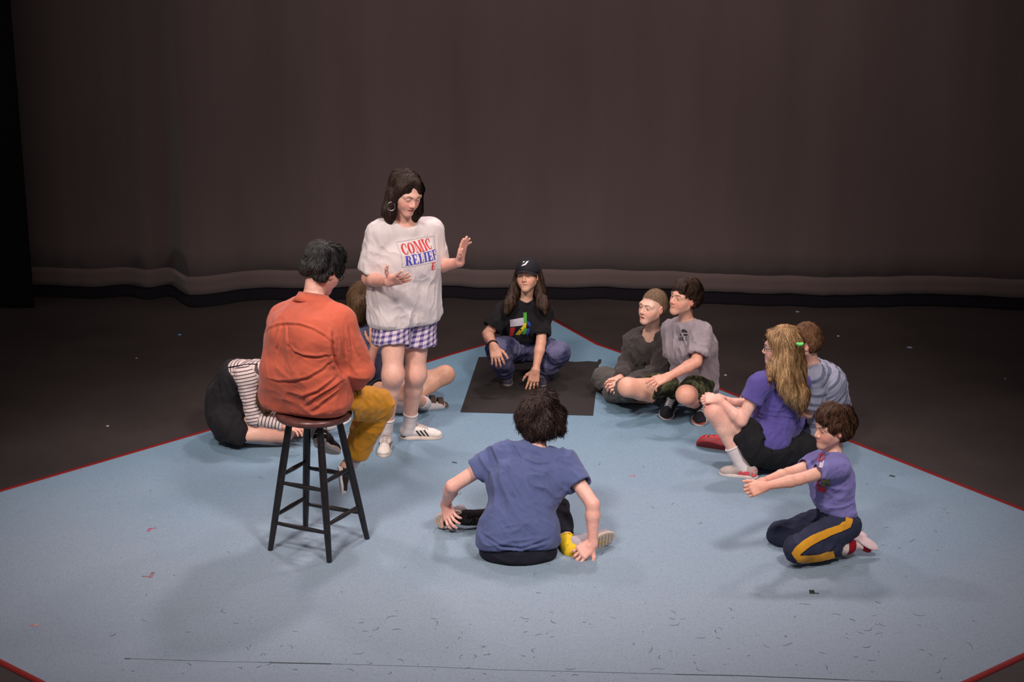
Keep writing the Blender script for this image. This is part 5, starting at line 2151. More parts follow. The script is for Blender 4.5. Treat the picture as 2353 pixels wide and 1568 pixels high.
# ---- 5. squatting kid in the cap -------------------------------------------
def cap_kid():
    b, r = person('cap', JC, 'person in a black cap and black T-shirt squatting on the black mat', H=1.46, girth=0.92, head_h=0.205, face=(-0.28, -0.92, 0.22), roll=0.10, mouth=0.55, smile=1.0, lid=0.4,
                  teeth=True, tone=(0.60, 0.34, 0.235))
    b.build(r, {'R': dict(to=P(1144, 832, 10.55), back=(0, -0.75, 0.65), curl=0.45, spread=0.18, size=1.08),
                'L': dict(to=P(1222, 892, 10.70), back=(-0.1, -1, 0.1), curl=[0.05, 0.12, 0.3, 0.4], spread=0.14, size=1.05)})
    top_garment(b, r, 't_shirt', cloth_mat('black_cotton', (0.012, 0.011, 0.013), 0.9, 0.2), ease=(0.030, 0.034, 0.026, 0.014), sleeve=0.75, sl_r=(0.016, 0.026), neck_r=0.058, hem=(P(1205, 792, 10.86), (0, 0, -1)),
                fold=[dict(axis=(0.2, 0, 1), lam=0.05, amp=0.012, stretch=3)])
    b.hem = None
    bv = bvh_of(*b.top)
    d = unit(ray(1205, 750))
    R, U = CX, np.cross(CX, d)
    O = P(1195, 745, 10.7)
    px = 1 / 356.0

    def pg(pts):
        return patch_grid([((x - 1195) * px, (745 - y) * px) for x, y in pts], 4, 4)
    decal('name_tag', bv, [pg([(1173, 751), (1204, 747), (1202, 730), (1171, 735)])], O, R, U, d, plain('sticker', (0.52, 0.49, 0.55), 0.5), b.top_obj, off=0.004)
    for col, shp in ((srgb(200, 40, 45), [[(1170, 772), (1179, 772), (1184, 752), (1173, 753)]]),
                     (srgb(225, 190, 30), [[(1183, 769), (1194, 770), (1206, 752), (1200, 750)], [(1200, 752), (1208, 754), (1210, 742), (1203, 742)]]),
                     (srgb(80, 160, 60), [[(1202, 742), (1210, 744), (1210, 718), (1202, 718)], [(1196, 768), (1206, 768), (1212, 756), (1206, 752)]]),
                     (srgb(40, 70, 160), [[(1211, 746), (1220, 752), (1218, 742), (1211, 736)], [(1207, 768), (1214, 770), (1218, 756), (1213, 754)]])):
        pm_ = cloth_mat('print_ink', col, 0.8)
        for s in shp:
            decal('print', bv, [pg(s)], O, R, U, d, pm_, b.top_obj, off=0.0025)
    trousers(b, r, 'jeans', patch_mat('faded_denim', [srgb(44, 48, 80), srgb(112, 110, 142)], 7), e=0.020, ease=0.014, length=0.94, hem_e=0.026, knee_e=0.022,
             fold=[dict(axis=(1, 0, 0.2), lam=0.05, amp=0.014, stretch=3)])
    for q in 'RL':
        shoe(r, b, q, plain('grey_sole', (0.16, 0.13, 0.15), 0.7), cloth_mat('dark_purple_shoe', (0.045, 0.035, 0.06), 0.8), plain('grey_lace', (0.2, 0.18, 0.2), 0.8))
    tv, tf = tube_mesh([lerp(JC['elR'], JC['wrR'], 0.88) + (b.rs * math.cos(t) + np.cross(unit(JC['wrR'] - JC['elR']), b.rs) * math.sin(t)) * 0.030 for t in np.linspace(0, 2 * math.pi, 20, endpoint=False)], 0.005, 6,
                       closed=True)
    obj_vf('wristband', tv, tf, plain('black_band', (0.015, 0.012, 0.014), 0.6), r)

    def ex_h(F):
        h = b.hs
        for sx in (1, -1):
            F.cone(b.L(sx * 0.070, -0.030, 0.03), P(1212 - sx * 31, 672, 10.86), 0.026, 0.028, 0.02)
            F.cone(P(1212 - sx * 31, 670, 10.86), P(1209 - sx * 40, 700, 10.78), 0.030, 0.034, 0.04)
            F.cone(P(1209 - sx * 40, 698, 10.78), P(1209 - sx * 44, 718, 10.74), 0.034, 0.016, 0.03)
        F.cone(b.L(0, -0.07, 0.02), P(1214, 690, 10.96), 0.05, 0.05, 0.03)
    make_hair(b, r, hair_mat('dark_brown_long_hair', (0.022, 0.012, 0.008), (0.075, 0.042, 0.026)), 'long', 0.006, ex_h, n=3200, length=0.12, width=0.0026, flow=lambda p, n: np.tile(A([0, 0, -1.0]), (len(p), 1)), jitter=0.12, seed=5,
              hairline=0.0)
    # cap: crown, bill, button, emblem
    MC = cloth_mat('black_cap_twill', (0.013, 0.012, 0.016), 0.75, 0.15)
    h = b.hs
    F = Field()
    F.ell(b.L(0, -0.018, 0.054), A([0.096, 0.112, 0.100]) * h, b.R, 0.01)
    F.half(b.L(0, 0, 0.038), b.R @ unit([0, -0.22, -1.0]), 0.004)
    v, f = F.mesh(0.0035)
    crown = obj_vf('cap', v, f, MC, r)
    vs, fs = [], []
    ns, nr = 18, 8
    for side in (0, 1):
        for i in range(nr + 1):
            t = i / nr
            for j in range(ns + 1):
                a = math.radians(-72 + 144 * j / ns)
                rx, ry = 0.093, 0.100
                x0, y0 = math.sin(a) * rx, -0.018 + math.cos(a) * ry
                yy = y0 + t * 0.070 * math.cos(a * 0.95) ** 0.7
                zz = 0.052 - 0.030 * (x0 / 0.09) ** 2 - t * 0.012 - (0.005 if side else 0)
                vs.append(b.L(x0 * (1 - 0.06 * t), yy, zz))
    m = (nr + 1) * (ns + 1)
    for i in range(nr):
        for j in range(ns):
            a_ = i * (ns + 1) + j
            fs.append((a_, a_ + 1, a_ + ns + 2, a_ + ns + 1))
            fs.append((m + a_, m + a_ + ns + 1, m + a_ + ns + 2, m + a_ + 1))
    for j in range(ns):
        a_ = nr * (ns + 1) + j
        fs.append((a_, a_ + 1, m + a_ + 1, m + a_))
    obj_vf('bill', np.array(vs), np.array(fs), MC, crown)
    F = Field()
    F.ball(b.L(0, -0.018, 0.154), 0.007 * h)
    obj_vf('button', *F.mesh(0.002), MC, crown)
    cb = bvh_of(v, f)
    O = b.L(0, 0.11, 0.098)
    # small white bird-like emblem
    E = [patch_grid([(-0.018, -0.012), (0.010, -0.006), (0.014, 0.004), (-0.006, 0.0)], 3, 2), patch_grid([(0.000, -0.006), (0.014, -0.002), (0.026, 0.020), (0.014, 0.018)], 3, 3),
         patch_grid([(-0.012, 0.010), (0.000, 0.012), (0.002, 0.020), (-0.008, 0.018)], 2, 2)]
    decal('emblem', cb, E, O, -b.R[:, 0], b.R[:, 2], -b.R[:, 1], plain('white_thread', (0.75, 0.70, 0.72), 0.7), crown, off=0.002, back=0.1)


# ---- 6. kid with shaved hair -----------------------------------------------
def buzz_kid():
    b, r = person('buzz', JB, 'person with shaved hair in a dark grey V-neck jumper sitting cross-legged', H=1.50, girth=0.90, fat=0.92, head_h=0.222, face=(-0.72, -0.68, 0.12), roll=-0.05, mouth=0.5, smile=0.1, lid=0.75,
                  tone=(0.70, 0.43, 0.33), brow=(0.16, 0.09, 0.05))
    b.build(r, {'R': dict(to=P(1398, 884, 10.33), back=(0.1, -0.5, 0.9), curl=0.7), 'L': dict(to=P(1398, 894, 10.25), back=(0.1, -0.7, 0.6), curl=0.8)})
    top_garment(b, r, 'jumper', cloth_mat('charcoal_knit', (0.055, 0.046, 0.044), 0.95, 0.12, 350), ease=(0.028, 0.034, 0.028, 0.014), sleeve=0.90, sl_r=(0.018, 0.018), cuff_r=0.014, neck_r=0.064, long=True,
                fold=[dict(axis=(0.3, 0.2, -1), lam=0.06, amp=0.014, stretch=4), dict(axis=(1, 0.3, 0.2), lam=0.05, amp=0.010, stretch=3)], collar=False,
                vneck=P(1490, 800, 10.46))
    trousers(b, r, 'trousers', cloth_mat('dark_grey_fleece', (0.085, 0.075, 0.070), 0.95, 0.1), e=0.024, ease=0.016, length=0.95, hem_e=0.028, knee_e=0.024, fold=[dict(axis=(1, 0.2, 0.1), lam=0.05, amp=0.013, stretch=4)])
    kk = cloth_mat('black_shoe_fabric', (0.014, 0.013, 0.015), 0.8)
    for q in 'RL':
        shoe(r, b, q, plain('black_sole', (0.02, 0.018, 0.018), 0.7), kk, plain('black_lace', (0.03, 0.03, 0.03), 0.8))
    make_hair(b, r, hair_mat('shaved_fair_brown_hair', (0.17, 0.105, 0.060), (0.26, 0.17, 0.105), 0.7), 'buzz', 0.0018, None, n=5000, length=0.007, width=0.0011, lift=0.0015, jitter=0.5, seed=6, rough=0.0005, hairline=0.012, vox=0.0024)


# ---- 7. boy in the grey T-shirt --------------------------------------------
def grey_boy():
    b, r = person('grey', JG, 'boy in a heather grey T-shirt and camouflage shorts crouching on his toes', H=1.50, girth=1.0, fat=1.0, head_h=0.220, face=(-0.80, -0.56, 0.16), roll=-0.12, smile=0.5, lid=0.7,
                  tone=(0.66, 0.36, 0.26), brow=(0.04, 0.022, 0.014))
    b.gaze = (-0.3, 1, 0.1)
    b.build(r, {'L': dict(to=P(1496, 882, 9.86), back=(-0.1, -0.45, 0.95), curl=[0.25, 0.35, 0.5, 0.6], spread=0.2, size=1.05), 'R': dict(to=P(1550, 885, 10.30), back=(0, 0, 1), curl=0.5)})
    M = cloth_mat('heather_grey', srgb(158, 146, 152), 0.92, 0.06, 300)
    top_garment(b, r, 't_shirt', M, ease=(0.034, 0.034, 0.028, 0.014), sleeve=0.80, sl_r=(0.020, 0.032), neck_r=0.058,
                fold=[dict(axis=(0.3, 0.1, -1), lam=0.055, amp=0.013, stretch=3), dict(axis=(1, 0.2, 0.5), lam=0.06, amp=0.012, stretch=3, center=P(1560, 830, 9.9), rad=0.2)])
    bv = bvh_of(*b.top)
    d = unit(ray(1572, 770))
    R, U = CX, np.cross(CX, d)
    O = P(1572, 770, 9.9)
    px = 1 / 380.0

    def pg(pts):
        return patch_grid([((x - 1572) * px, (770 - y) * px) for x, y in pts], 2, 2)
    ink = cloth_mat('dark_ink', (0.03, 0.03, 0.035), 0.8)
    S = [pg([(1563, 764), (1572, 764), (1576, 757), (1568, 757)]), pg([(1572, 764), (1580, 765), (1579, 760), (1573, 759)]), pg([(1562, 771), (1580, 772), (1581, 768), (1564, 767)])]
    for i, sh in enumerate(('M', 'E', 'E')):          # a short row of letters under the mark
        g_, _ = glyph(sh)
        ls = [([A([(1559 - 1572 + i * 8 + p[0] * 7) * px, (770 - 783 + p[1] * 8.5) * px]) for p in pts], q) for pts, q in g_]
        tag(decal('letter', bv, ls, O, R, U, d, ink, b.top_obj, off=0.002), kind='stuff')
    for s_ in S:
        decal('chest_print', bv, [s_], O, R, U, d, ink, b.top_obj, off=0.002)
    trousers(b, r, 'shorts', patch_mat('camouflage', [srgb(34, 34, 26), srgb(62, 66, 44), srgb(84, 84, 58), srgb(48, 40, 32)], 16, 2), e=0.024, ease=0.014, length=0.30, lens={'L': 0.41}, hem_e=0.018,
             fold=[dict(axis=(1, 0.2, 0.1), lam=0.05, amp=0.010, stretch=3)])
    kk, wh, orr = cloth_mat('black_mesh', (0.014, 0.014, 0.018), 0.8), plain('white_midsole', (0.62, 0.52, 0.48), 0.6), plain('orange_rubber', srgb(225, 80, 45), 0.6)
    for q in 'RL':
        sock(b, r, q, cloth_mat('black_sock', (0.014, 0.013, 0.016), 0.95), h=0.10, e=0.006)
        shoe(r, b, q, wh, kk, plain('white_lace', (0.55, 0.52, 0.52), 0.8), up=(-0.1, -0.8, 0.75), toecap=orr, kw=1.0)
    make_hair(b, r, hair_mat('dark_brown_straight_hair', (0.018, 0.010, 0.007), (0.070, 0.038, 0.024)), 'short', 0.011, lambda F: fringe(b, F, 0.066), n=5600, length=0.050, width=0.0024, lift=0.006, jitter=0.2, seed=7, rough=0.004)


def fringe(b, F, low=0.060):
    h = b.hs
    for i in range(-2, 3):
        F.cone(b.L(i * 0.022, 0.058, 0.105), b.L(i * 0.026 - 0.004, 0.090 - abs(i) * 0.008, low + 0.006 * (i % 2)), 0.012 * h, 0.006 * h, 0.012)


# ---- 8. girl in purple ------------------------------------------------------
def purple_girl():
    b, r = person('purple', JP, 'girl with long blonde hair, glasses, purple T-shirt and black skirt squatting', H=1.42, girth=1.05, fat=1.05, head_h=0.212, face=(-0.97, 0.14, -0.02), lid=0.6,
                  tone=(0.70, 0.42, 0.34), brow=(0.2, 0.13, 0.07))
    b.build(r, {'L': dict(to=P(1616, 916, 9.14), back=(-0.2, -0.5, 0.9), curl=[0.7, 0.8, 0.9, 1.0], spread=0.05), 'R': dict(to=P(1640, 908, 9.36), back=(0, 0.6, 0.8), curl=0.9)})
    M = cloth_mat('purple_cotton', srgb(88, 78, 148), 0.9, 0.06)
    top_garment(b, r, 't_shirt', M, ease=(0.038, 0.034, 0.024, 0.012), sleeve=0.46, sl_r=(0.016, 0.024), hem=(P(1775, 1026, 9.2), (0.05, -0.15, -1)), neck_r=0.058,
                fold=[dict(axis=(1, 0.3, -0.1), lam=0.040, amp=0.016, stretch=5, center=P(1785, 985, 9.2), rad=0.17), dict(axis=(0.5, 0.2, 1), lam=0.06, amp=0.010, stretch=3)])
    MK = cloth_mat('black_jersey', (0.010, 0.010, 0.012), 0.85, 0.2)
    F = Field()
    W = b.W
    for sg in (1, -1):
        F.cone(JP['pel'] + b.rh * sg * 0.065, lerp(JP['pel'], JP['waist'], 0.6) + b.rh * sg * 0.05, 0.105, 0.085, 0.05)
    F.cone(JP['hipL'], P(1700, 985, 9.14), 0.098, 0.074, 0.04, flat1=True)
    F.cone(JP['hipR'], P(1712, 985, 9.38), 0.098, 0.076, 0.04, flat1=True)
    F.cone(P(1730, 1015, 9.14), P(1740, 1015, 9.36), 0.085, 0.085, 0.08)
    F.cone(P(1745, 1035, 9.14), P(1838, 1042, 9.24), 0.080, 0.075, 0.08)
    F.cone(P(1790, 1030, 9.2), P(1848, 1030, 9.3), 0.085, 0.075, 0.07)
    F.half((0, 0, 0.012), (0, 0, -1), 0.01)
    v, f = F.mesh(0.006)
    v = relax(v, f, 2)
    v = relax(tuck(b, folds(v, normals(v, f), (0.2, 0, 1), 0.045, 0.012, 4, 9), 0.018, 0.030), f, 1)
    obj_vf('skirt', v, f, MK, r)
    MS = cloth_mat('white_sock', (0.70, 0.62, 0.62), 0.95, 0.04)
    up, so = cloth_mat('pale_grey_knit', (0.44, 0.36, 0.33), 0.85, 0.08), plain('white_sole', (0.62, 0.52, 0.49), 0.6)
    pk = plain('coral_pink', srgb(235, 90, 100), 0.6)
    sock(b, r, 'L', MS, h=0.12, e=0.007)
    o = shoe(r, b, 'L', so, up, up, heeltab=pk)
    bvs = bvh_of(np.array([x.co[:] for x in o.data.vertices]) + abs_origin(o), np.array([p.vertices[:] for p in o.data.polygons]))
    d = unit(ray(1720, 1085))
    R, U = CX, np.cross(CX, d)
    k_ = 1 / 414.
    decal('side_panel', bvs, [patch_grid([((x - 1720) * k_, (1090 - y) * k_) for x, y in q_], 4, 2) for q_ in ([(1694, 1090), (1740, 1096), (1740, 1086), (1700, 1083)],)], P(1720, 1090, 9.0), R, U, d, pk, o, off=0.002)
    sock(b, r, 'R', MS, h=0.08, e=0.007)
    shoe(r, b, 'R', plain('navy_sole', (0.03, 0.035, 0.07), 0.7), stripe_mat('navy_stripe_canvas', (0.02, 0.025, 0.06, 1), (0.55, 0.45, 0.38, 1), 0.03, 0.5), None)

    def ex_h(F):
        F.cone(b.L(0, -0.045, 0.05), P(1810, 845, 9.23), 0.078, 0.074, 0.05)
        F.cone(P(1808, 840, 9.20), P(1830, 905, 9.14), 0.074, 0.058, 0.07)
        F.cone(P(1796, 840, 9.15), P(1800, 888, 9.11), 0.055, 0.034, 0.06)
        F.cone(P(1830, 900, 9.14), P(1846, 936, 9.13), 0.056, 0.022, 0.05)
        F.cone(P(1806, 880, 9.10), P(1812, 905, 9.09), 0.034, 0.016, 0.05)
        F.cone(P(1778, 838, 9.13), P(1768, 872, 9.07), 0.030, 0.010, 0.05)
        F.cone(b.L(0.045, 0.055, 0.085), b.L(0.074, 0.020, 0.03), 0.016, 0.020, 0.03)
        F.cone(b.L(-0.045, 0.055, 0.085), b.L(-0.074, 0.020, 0.03), 0.016, 0.020, 0.03)
    make_hair(b, r, hair_mat('blonde_hair', (0.17, 0.085, 0.038), (0.62, 0.39, 0.19), 0.45), 'long', 0.007, ex_h, n=7000, length=0.17, width=0.0026, flow=fall(b), jitter=0.10, seed=8, wave=0.35, lift=0.005,
              rough=0.006, hairline=0.020, free=0.12, mask=lambda v, n: ((v - b.hc) @ b.R[:, 1] < 0.038) | (v[:, 2] > b.hc[2] + 0.085))
    glasses(b, r, plain('dark_frame', (0.03, 0.025, 0.04), 0.3))
    F = Field()                      # green hair bow
    c_ = P(1838, 792, 9.09)
    for sg in (1, -1):
        F.cone(c_, c_ + A([sg * 0.013, 0, 0.004]), 0.003, 0.008, 0.003)
    F.ball(c_, 0.004)
    obj_vf('hair_bow', *F.mesh(0.002), cloth_mat('green_ribbon', srgb(110, 220, 110), 0.6), r)


# ---- 9. boy in the striped polo --------------------------------------------
def polo_boy():
    b, r = person('polo', JO, 'boy with short ginger-brown hair in a grey striped polo shirt behind the blonde girl', H=1.44, girth=1.08, fat=1.05, head_h=0.214, face=(-0.98, 0.12, -0.10), lid=0.6,
                  tone=(0.68, 0.38, 0.30), brow=(0.15, 0.08, 0.04))
    b.build(r, {'L': dict(to=P(1765, 918, 9.70), back=(0, -0.2, 1), curl=0.4), 'R': dict(to=P(1752, 915, 9.72), back=(0, 0.2, 1), curl=0.4, hidden=True)})
    MP = stripe_mat('polo_stripes', srgb(108, 114, 138), srgb(166, 168, 188), 0.054, 0.66)

    def co(v):
        J = JO
        out = (v - J['pel']) @ unit(J['neck'] - J['waist'])
        for q in 'RL':
            d = J['el' + q] - J['sh' + q]
            L = np.linalg.norm(d)
            t = ((v - J['sh' + q]) @ d) / (L * L)
            dist = np.linalg.norm(v - J['sh' + q] - np.clip(t, 0, 1)[:, None] * d, axis=1)
            m = (dist < 0.085) & (t > 0.15)
            out[m] = 0.02 + t[m] * L
        return out
    top_garment(b, r, 'polo_shirt', MP, ease=(0.038, 0.038, 0.030, 0.014), sleeve=0.82, sl_r=(0.020, 0.032), neck_r=0.062, coord=co, fold=[dict(axis=(0.4, 0.5, 0.5), lam=0.06, amp=0.012, stretch=3)],
                thick_mat=cloth_mat('polo_collar', srgb(160, 165, 188), 0.9))
    # turned-down collar
    nk = unit(b.L(0, -0.022, -0.055) - JO['neck'])
    base = JO['neck'] + nk * 0.004
    x = unit(np.cross(nk, [0, 1.0, 0]))
    y = np.cross(nk, x)
    vs, fs = [], []
    for k in range(36):
        t = 2 * math.pi * k / 36
        d = x * math.cos(t) + y * math.sin(t)
        for (rr, zz) in ((0.058, -0.015), (0.056, 0.022), (0.060, 0.028), (0.080, 0.000), (0.094, -0.018), (0.088, -0.02), (0.064, 0.006)):
            vs.append(base + d * rr * 0.95 + nk * zz)
    for k in range(36):
        for i in range(6):
            a_, c_ = k * 7 + i, ((k + 1) % 36) * 7 + i
            fs.append((a_, a_ + 1, c_ + 1, c_))
    obj_vf('collar', np.array(vs), np.array(fs), cloth_mat('polo_collar', srgb(160, 165, 188), 0.9), b.top_obj)
    trousers(b, r, 'shorts', cloth_mat('navy_shorts', (0.035, 0.038, 0.075), 0.9), e=0.024, ease=0.016, length=0.30, hem_e=0.030, fold=[dict(axis=(0.2, 0, 1), lam=0.05, amp=0.012, stretch=3)])
    red = plain('red_foam', srgb(205, 48, 52), 0.55)
    drd = plain('dark_red_foam_sole', srgb(150, 40, 45), 0.6)
    for q in 'LR':
        o = shoe(r, b, q, drd, red, None, up=(0.06, 0.80, 0.62) if q == 'L' else (0, 0, 1), width=1.12, slip=True, sole_h=1.5, name='clog', kw=1.15)
        heel, toe = JO['heel' + q], JO['toe' + q]
        bvs = bvh_of(np.array([p.co[:] for p in o.data.vertices]) + abs_origin(o), np.array([p.vertices[:] for p in o.data.polygons]))
        y = unit(toe - heel)
        z = A([0, 0, 1.0])
        x = np.cross(y, z)
        k = np.linalg.norm(toe - heel) / 0.27
        holes = [ring_pts(xx, yy, (0.0055, 0.0055), (0.0004, 0.0004), 0, 360, 8) for yy in (0.175, 0.200, 0.225) for xx in (-0.022, 0, 0.022)]
        decal('vent_hole', bvs, holes, heel, x * k, y * k, -z, plain('hole', (0.05, 0.01, 0.012), 0.9), o, off=0.0012, back=0.2)
    make_hair(b, r, hair_mat('ginger_brown_hair', (0.10, 0.044, 0.022), (0.27, 0.135, 0.070), 0.6), 'short', 0.007, None, n=5200, length=0.018, width=0.0018, lift=0.004, jitter=0.3, seed=9, rough=0.002)


# ---- 10. kneeling boy --------------------------------------------------------
def kneel_boy():
    b, r = person('kneel', JK, 'boy in a lavender T-shirt and navy trousers with a yellow stripe kneeling at right', H=1.30, girth=0.96, head_h=0.212, face=(-0.93, -0.34, -0.02), smile=0.15, lid=0.65,
                  tone=(0.66, 0.37, 0.28), brow=(0.06, 0.03, 0.02))
    b.build(r, {'L': dict(to=P(1712, 1130, 7.80), back=(0.1, -0.85, 0.5), curl=[0.9, 1.0, 1.1, 1.2], spread=0.03, thumb=0.5, size=1.1), 'R': dict(to=P(1716, 1116, 7.86), back=(0, 0.5, 0.9), curl=0.9, size=1.1)})
    M = cloth_mat('lavender_cotton', srgb(122, 116, 176), 0.9, 0.06)
    top_garment(b, r, 't_shirt', M, ease=(0.020, 0.020, 0.018, 0.010), sleeve=0.52, sl_r=(0.014, 0.020), hem=(P(1912, 1182, 7.98), (-0.15, 0, -1)), neck_r=0.056,
                fold=[dict(axis=(-0.4, 0.1, -1), lam=0.055, amp=0.014, stretch=4), dict(axis=(1, 0, 0.6), lam=0.045, amp=0.012, stretch=3, center=P(1930, 1160, 7.9), rad=0.12)])
    bv = bvh_of(*b.top)
    d = unit(ray(1890, 1090))
    R, U = CX, np.cross(CX, d)
    O = P(1890, 1090, 7.8)
    px = 1 / 470.0

    def pg(pts, n=3):
        return patch_grid([((x - 1890) * px, (1090 - y) * px) for x, y in pts], n, n)
    reds = [[(1878, 1072), (1882, 1072), (1888, 1044), (1884, 1042)], [(1884, 1046), (1895, 1046), (1895, 1042), (1884, 1041)], [(1892, 1056), (1896, 1056), (1897, 1044), (1892, 1044)], [(1881, 1058), (1893, 1058), (1893, 1054), (1882, 1054)],
            [(1876, 1128), (1898, 1134), (1898, 1121), (1880, 1117)], [(1874, 1118), (1882, 1118), (1884, 1106), (1878, 1106)]]
    rm_ = cloth_mat('red_ink', srgb(180, 55, 75), 0.85)
    for s in reds:
        decal('print', bv, [pg(s)], O, R, U, d, rm_, b.top_obj, off=0.003)
    decal('print', bv, [pg(s) for s in ([(1882, 1074), (1890, 1076), (1894, 1060), (1886, 1060)],)], O, R, U, d, cloth_mat('pale_ink', srgb(205, 190, 205), 0.85), b.top_obj, off=0.0034)
    decal('print', bv, [pg(s, 5) for s in ([(1884, 1118), (1906, 1118), (1908, 1104), (1890, 1100)],)], O, R, U, d, patch_mat('green_ink', [srgb(70, 92, 70), srgb(150, 140, 100)], 60), b.top_obj, off=0.0034)
    MT = cloth_mat('navy_jersey', srgb(44, 48, 70), 0.92, 0.10)
    trousers(b, r, 'trousers', MT, e=0.018, ease=0.004, length=0.93, hem_e=0.022, knee_e=0.018, fold=[dict(axis=(0.3, -0.3, 1), lam=0.055, amp=0.013, stretch=3)])
    bt = bvh_of(*b.leg)
    # the yellow stripe down the outside of the near leg, draped from the camera side
    pts = [(1952, 1192), (1948, 1205), (1930, 1215), (1905, 1224), (1878, 1236), (1855, 1249), (1838, 1262), (1830, 1272), (1836, 1284), (1856, 1284), (1885, 1281), (1915, 1273)]
    poly = []
    W_ = [8, 9, 8, 8, 9, 9, 9, 10, 8, 8, 8, 8]
    L_ = []
    for i, (x, y) in enumerate(pts):
        a, c_ = pts[max(i - 1, 0)], pts[min(i + 1, len(pts) - 1)]
        t = unit([c_[0] - a[0], c_[1] - a[1]])
        n_ = A([-t[1], t[0]])
        L_.append((A([x, y]) + n_ * W_[i], A([x, y]) - n_ * W_[i]))
    for i in range(len(pts) - 1):
        poly.append(patch_grid([((p[0] - 1890) * px, (1240 - p[1]) * px) for p in (L_[i][0], L_[i + 1][0], L_[i + 1][1], L_[i][1])], 4, 4))
    d = unit(ray(1890, 1240))
    U = np.cross(CX, d)
    # the camera's own rays are used to find where the stripe lies on the cloth
    decal('side_stripe', bt, poly, P(1890, 1240, 7.8), CX, U, d, cloth_mat('yellow_jersey', srgb(205, 145, 35), 0.9, 0.06), b.leg_obj, off=0.006)
    SK = stripe_mat('red_white_sock', srgb(140, 14, 34), srgb(215, 195, 188), 0.085, 0.48)
    wh, so = cloth_mat('white_slipper', (0.66, 0.56, 0.58), 0.8, 0.05), plain('pale_pink_sole', (0.68, 0.52, 0.54), 0.6)
    for q in 'LR':
        s_ = sock(b, r, q, SK, h=0.05, e=0.008, coord=True)
        heel, toe = JK['heel' + q], JK['toe' + q]
        # sole of the slipper faces up and back
        y = unit(toe - heel)
        z = unit(A([0.35, -0.35, 0.85]) - y * (A([0.35, -0.35, 0.85]) @ y))
        x = np.cross(y, z)
        Rm = np.stack([x, y, z], axis=1)
        L = np.linalg.norm(toe - heel)
        F = Field()
        F.ell(heel + y * L * 0.22 + z * 0.004, (0.031, L * 0.24, 0.014), Rm, 0.01)
        F.ell(heel + y * L * 0.68 + z * 0.004, (0.037, L * 0.34, 0.013), Rm, 0.02)
        obj_vf('sole', *F.mesh(0.0035), so, s_)
    make_hair(b, r, hair_mat('brown_tousled_hair', (0.030, 0.013, 0.008), (0.135, 0.066, 0.036)), 'short', 0.013, lambda F: fringe(b, F, 0.066), n=6000, length=0.046, width=0.0023, lift=0.010, jitter=0.35, seed=10, rough=0.006)


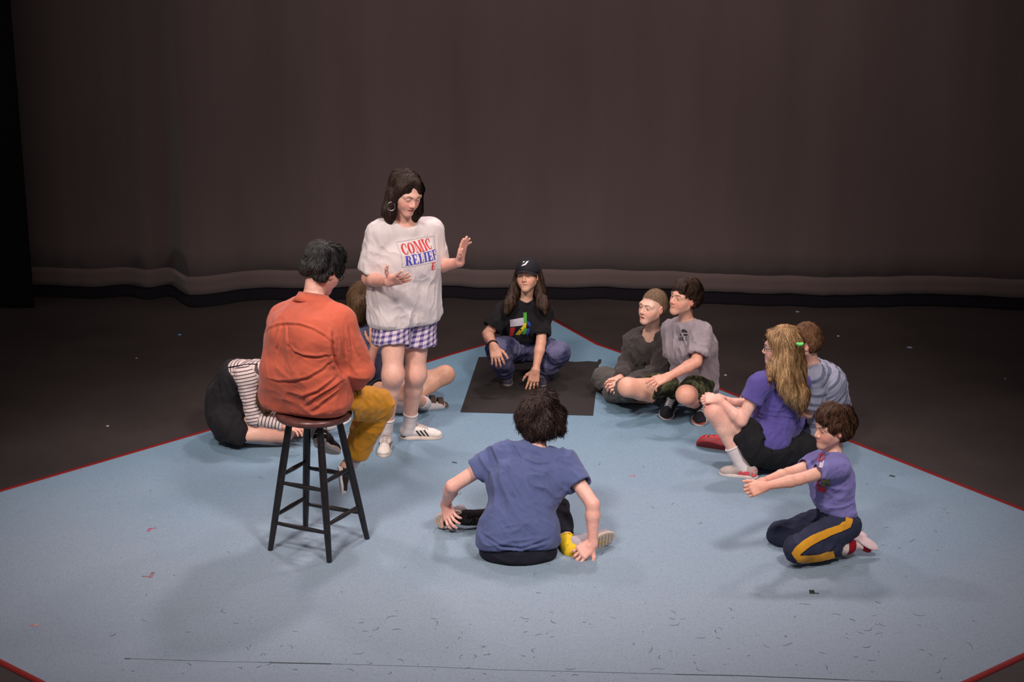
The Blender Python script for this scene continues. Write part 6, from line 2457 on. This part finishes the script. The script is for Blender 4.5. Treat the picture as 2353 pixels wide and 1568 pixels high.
# ---- 11. boy in front seen from behind --------------------------------------
def front_boy():
    b, r = person('front', JF, 'boy in a blue T-shirt seen from behind, holding his shoes at the front', H=1.54, girth=1.0, fat=0.96, head_h=0.215, face=(0.12, 0.95, -0.28), lid=0.5, tone=(0.68, 0.39, 0.32))
    b.build(r, {'L': dict(to=P(1036, 1196, 8.26), back=(-0.5, -0.8, 0.2), curl=[0.5, 0.5, 0.5, 0.5], spread=0.2, thumb=1.2, size=1.05),
                'R': dict(to=P(1316, 1288, 7.92), back=(0.1, -0.75, 0.65), curl=[0.5, 0.5, 0.6, 0.6], spread=0.15, thumb=1.1, size=1.05)})
    M = cloth_mat('blue_cotton', srgb(82, 92, 134), 0.9, 0.05)

    def ex(F):
        F.cone(P(1160, 1228, 7.98), P(1230, 1230, 8.0), 0.122, 0.118, 0.06)
        F.cone(P(1166, 1105, 8.12), P(1265, 1115, 8.10), 0.090, 0.090, 0.06)
    top_garment(b, r, 't_shirt', M, ease=(0.028, 0.030, 0.026, 0.016), sleeve=0.54, sl_r=(0.012, 0.028), hem=(P(1188, 1268, 7.86), (0.02, -0.30, -1)), neck_r=0.058, extra=ex,
                fold=[dict(axis=(0.5, 0, -1), lam=0.065, amp=0.016, stretch=4), dict(axis=(1, 0, 0.1), lam=0.038, amp=0.016, stretch=5, center=P(1190, 1255, 7.9), rad=0.13),
                      dict(axis=(0.8, 0, -0.6), lam=0.05, amp=0.012, stretch=4, center=P(1240, 1100, 8.0), rad=0.2)],
                lines=[([[(1180, 1020), (1200, 1052), (1232, 1064), (1262, 1062)], [(1120, 1240), (1150, 1262), (1200, 1266), (1255, 1250)], [(1112, 1225), (1150, 1250), (1200, 1256), (1262, 1235)]], 0.009, 0.008)])
    MK = cloth_mat('navy_black_jersey', (0.011, 0.011, 0.020), 0.92, 0.12)

    def seat(F):
        F.cone(P(1156, 1262, 7.99), P(1228, 1264, 7.99), 0.110, 0.110, 0.05)
        F.cone(P(1185, 1266, 7.97), P(1190, 1266, 7.97), 0.114, 0.114, 0.05)
        F.half((0, 0, 0.004), (0, 0, -1), 0.02)
    trousers(b, r, 'trousers', MK, e=0.018, ease=0.004, length=0.86, hem_e=0.014, extra=seat, fold=[dict(axis=(1, 0, 0), lam=0.06, amp=0.008, stretch=3)])
    kn = patch_mat('patterned_black_sock', [(0.016, 0.014, 0.016, 1), (0.016, 0.014, 0.016, 1), (0.16, 0.12, 0.08, 1)], 70, 2)
    yl = patch_mat('yellow_patterned_sock', [srgb(215, 180, 40), srgb(215, 180, 40), srgb(80, 60, 30)], 60, 2)
    up = cloth_mat('grey_lilac_upper', (0.38, 0.33, 0.36), 0.8)
    so, td = plain('cream_sole', (0.62, 0.50, 0.40), 0.65), plain('tan_tread', (0.40, 0.31, 0.24), 0.8)
    sock(b, r, 'L', kn, h=0.13, e=0.006)
    sock(b, r, 'R', yl, h=0.075, e=0.006)
    shoe(r, b, 'L', so, up, None, up=(0.70, 0.70, 0.30), tread=td, kw=0.95)
    shoe(r, b, 'R', so, up, None, up=(-0.65, 0.75, 0.25), tread=td, kw=0.95)
    make_hair(b, r, hair_mat('wavy_black_brown_hair', (0.012, 0.007, 0.006), (0.050, 0.026, 0.019)), 'bushy', 0.034, lambda F: (F.ell(b.L(0, -0.045, 0.010), A([0.122, 0.120, 0.108]) * b.hs, b.R, 0.03), None)[1],
              n=8000, length=0.062, width=0.0030, lift=0.013, wave=0.7, jitter=0.30, seed=11, rough=0.012, free=0.4, lump=0.05)


for fn in (woman, adult, stripe_girl, hidden_girl, cap_kid, buzz_kid, grey_boy, purple_girl, polo_boy, kneel_boy, front_boy):
    fn()
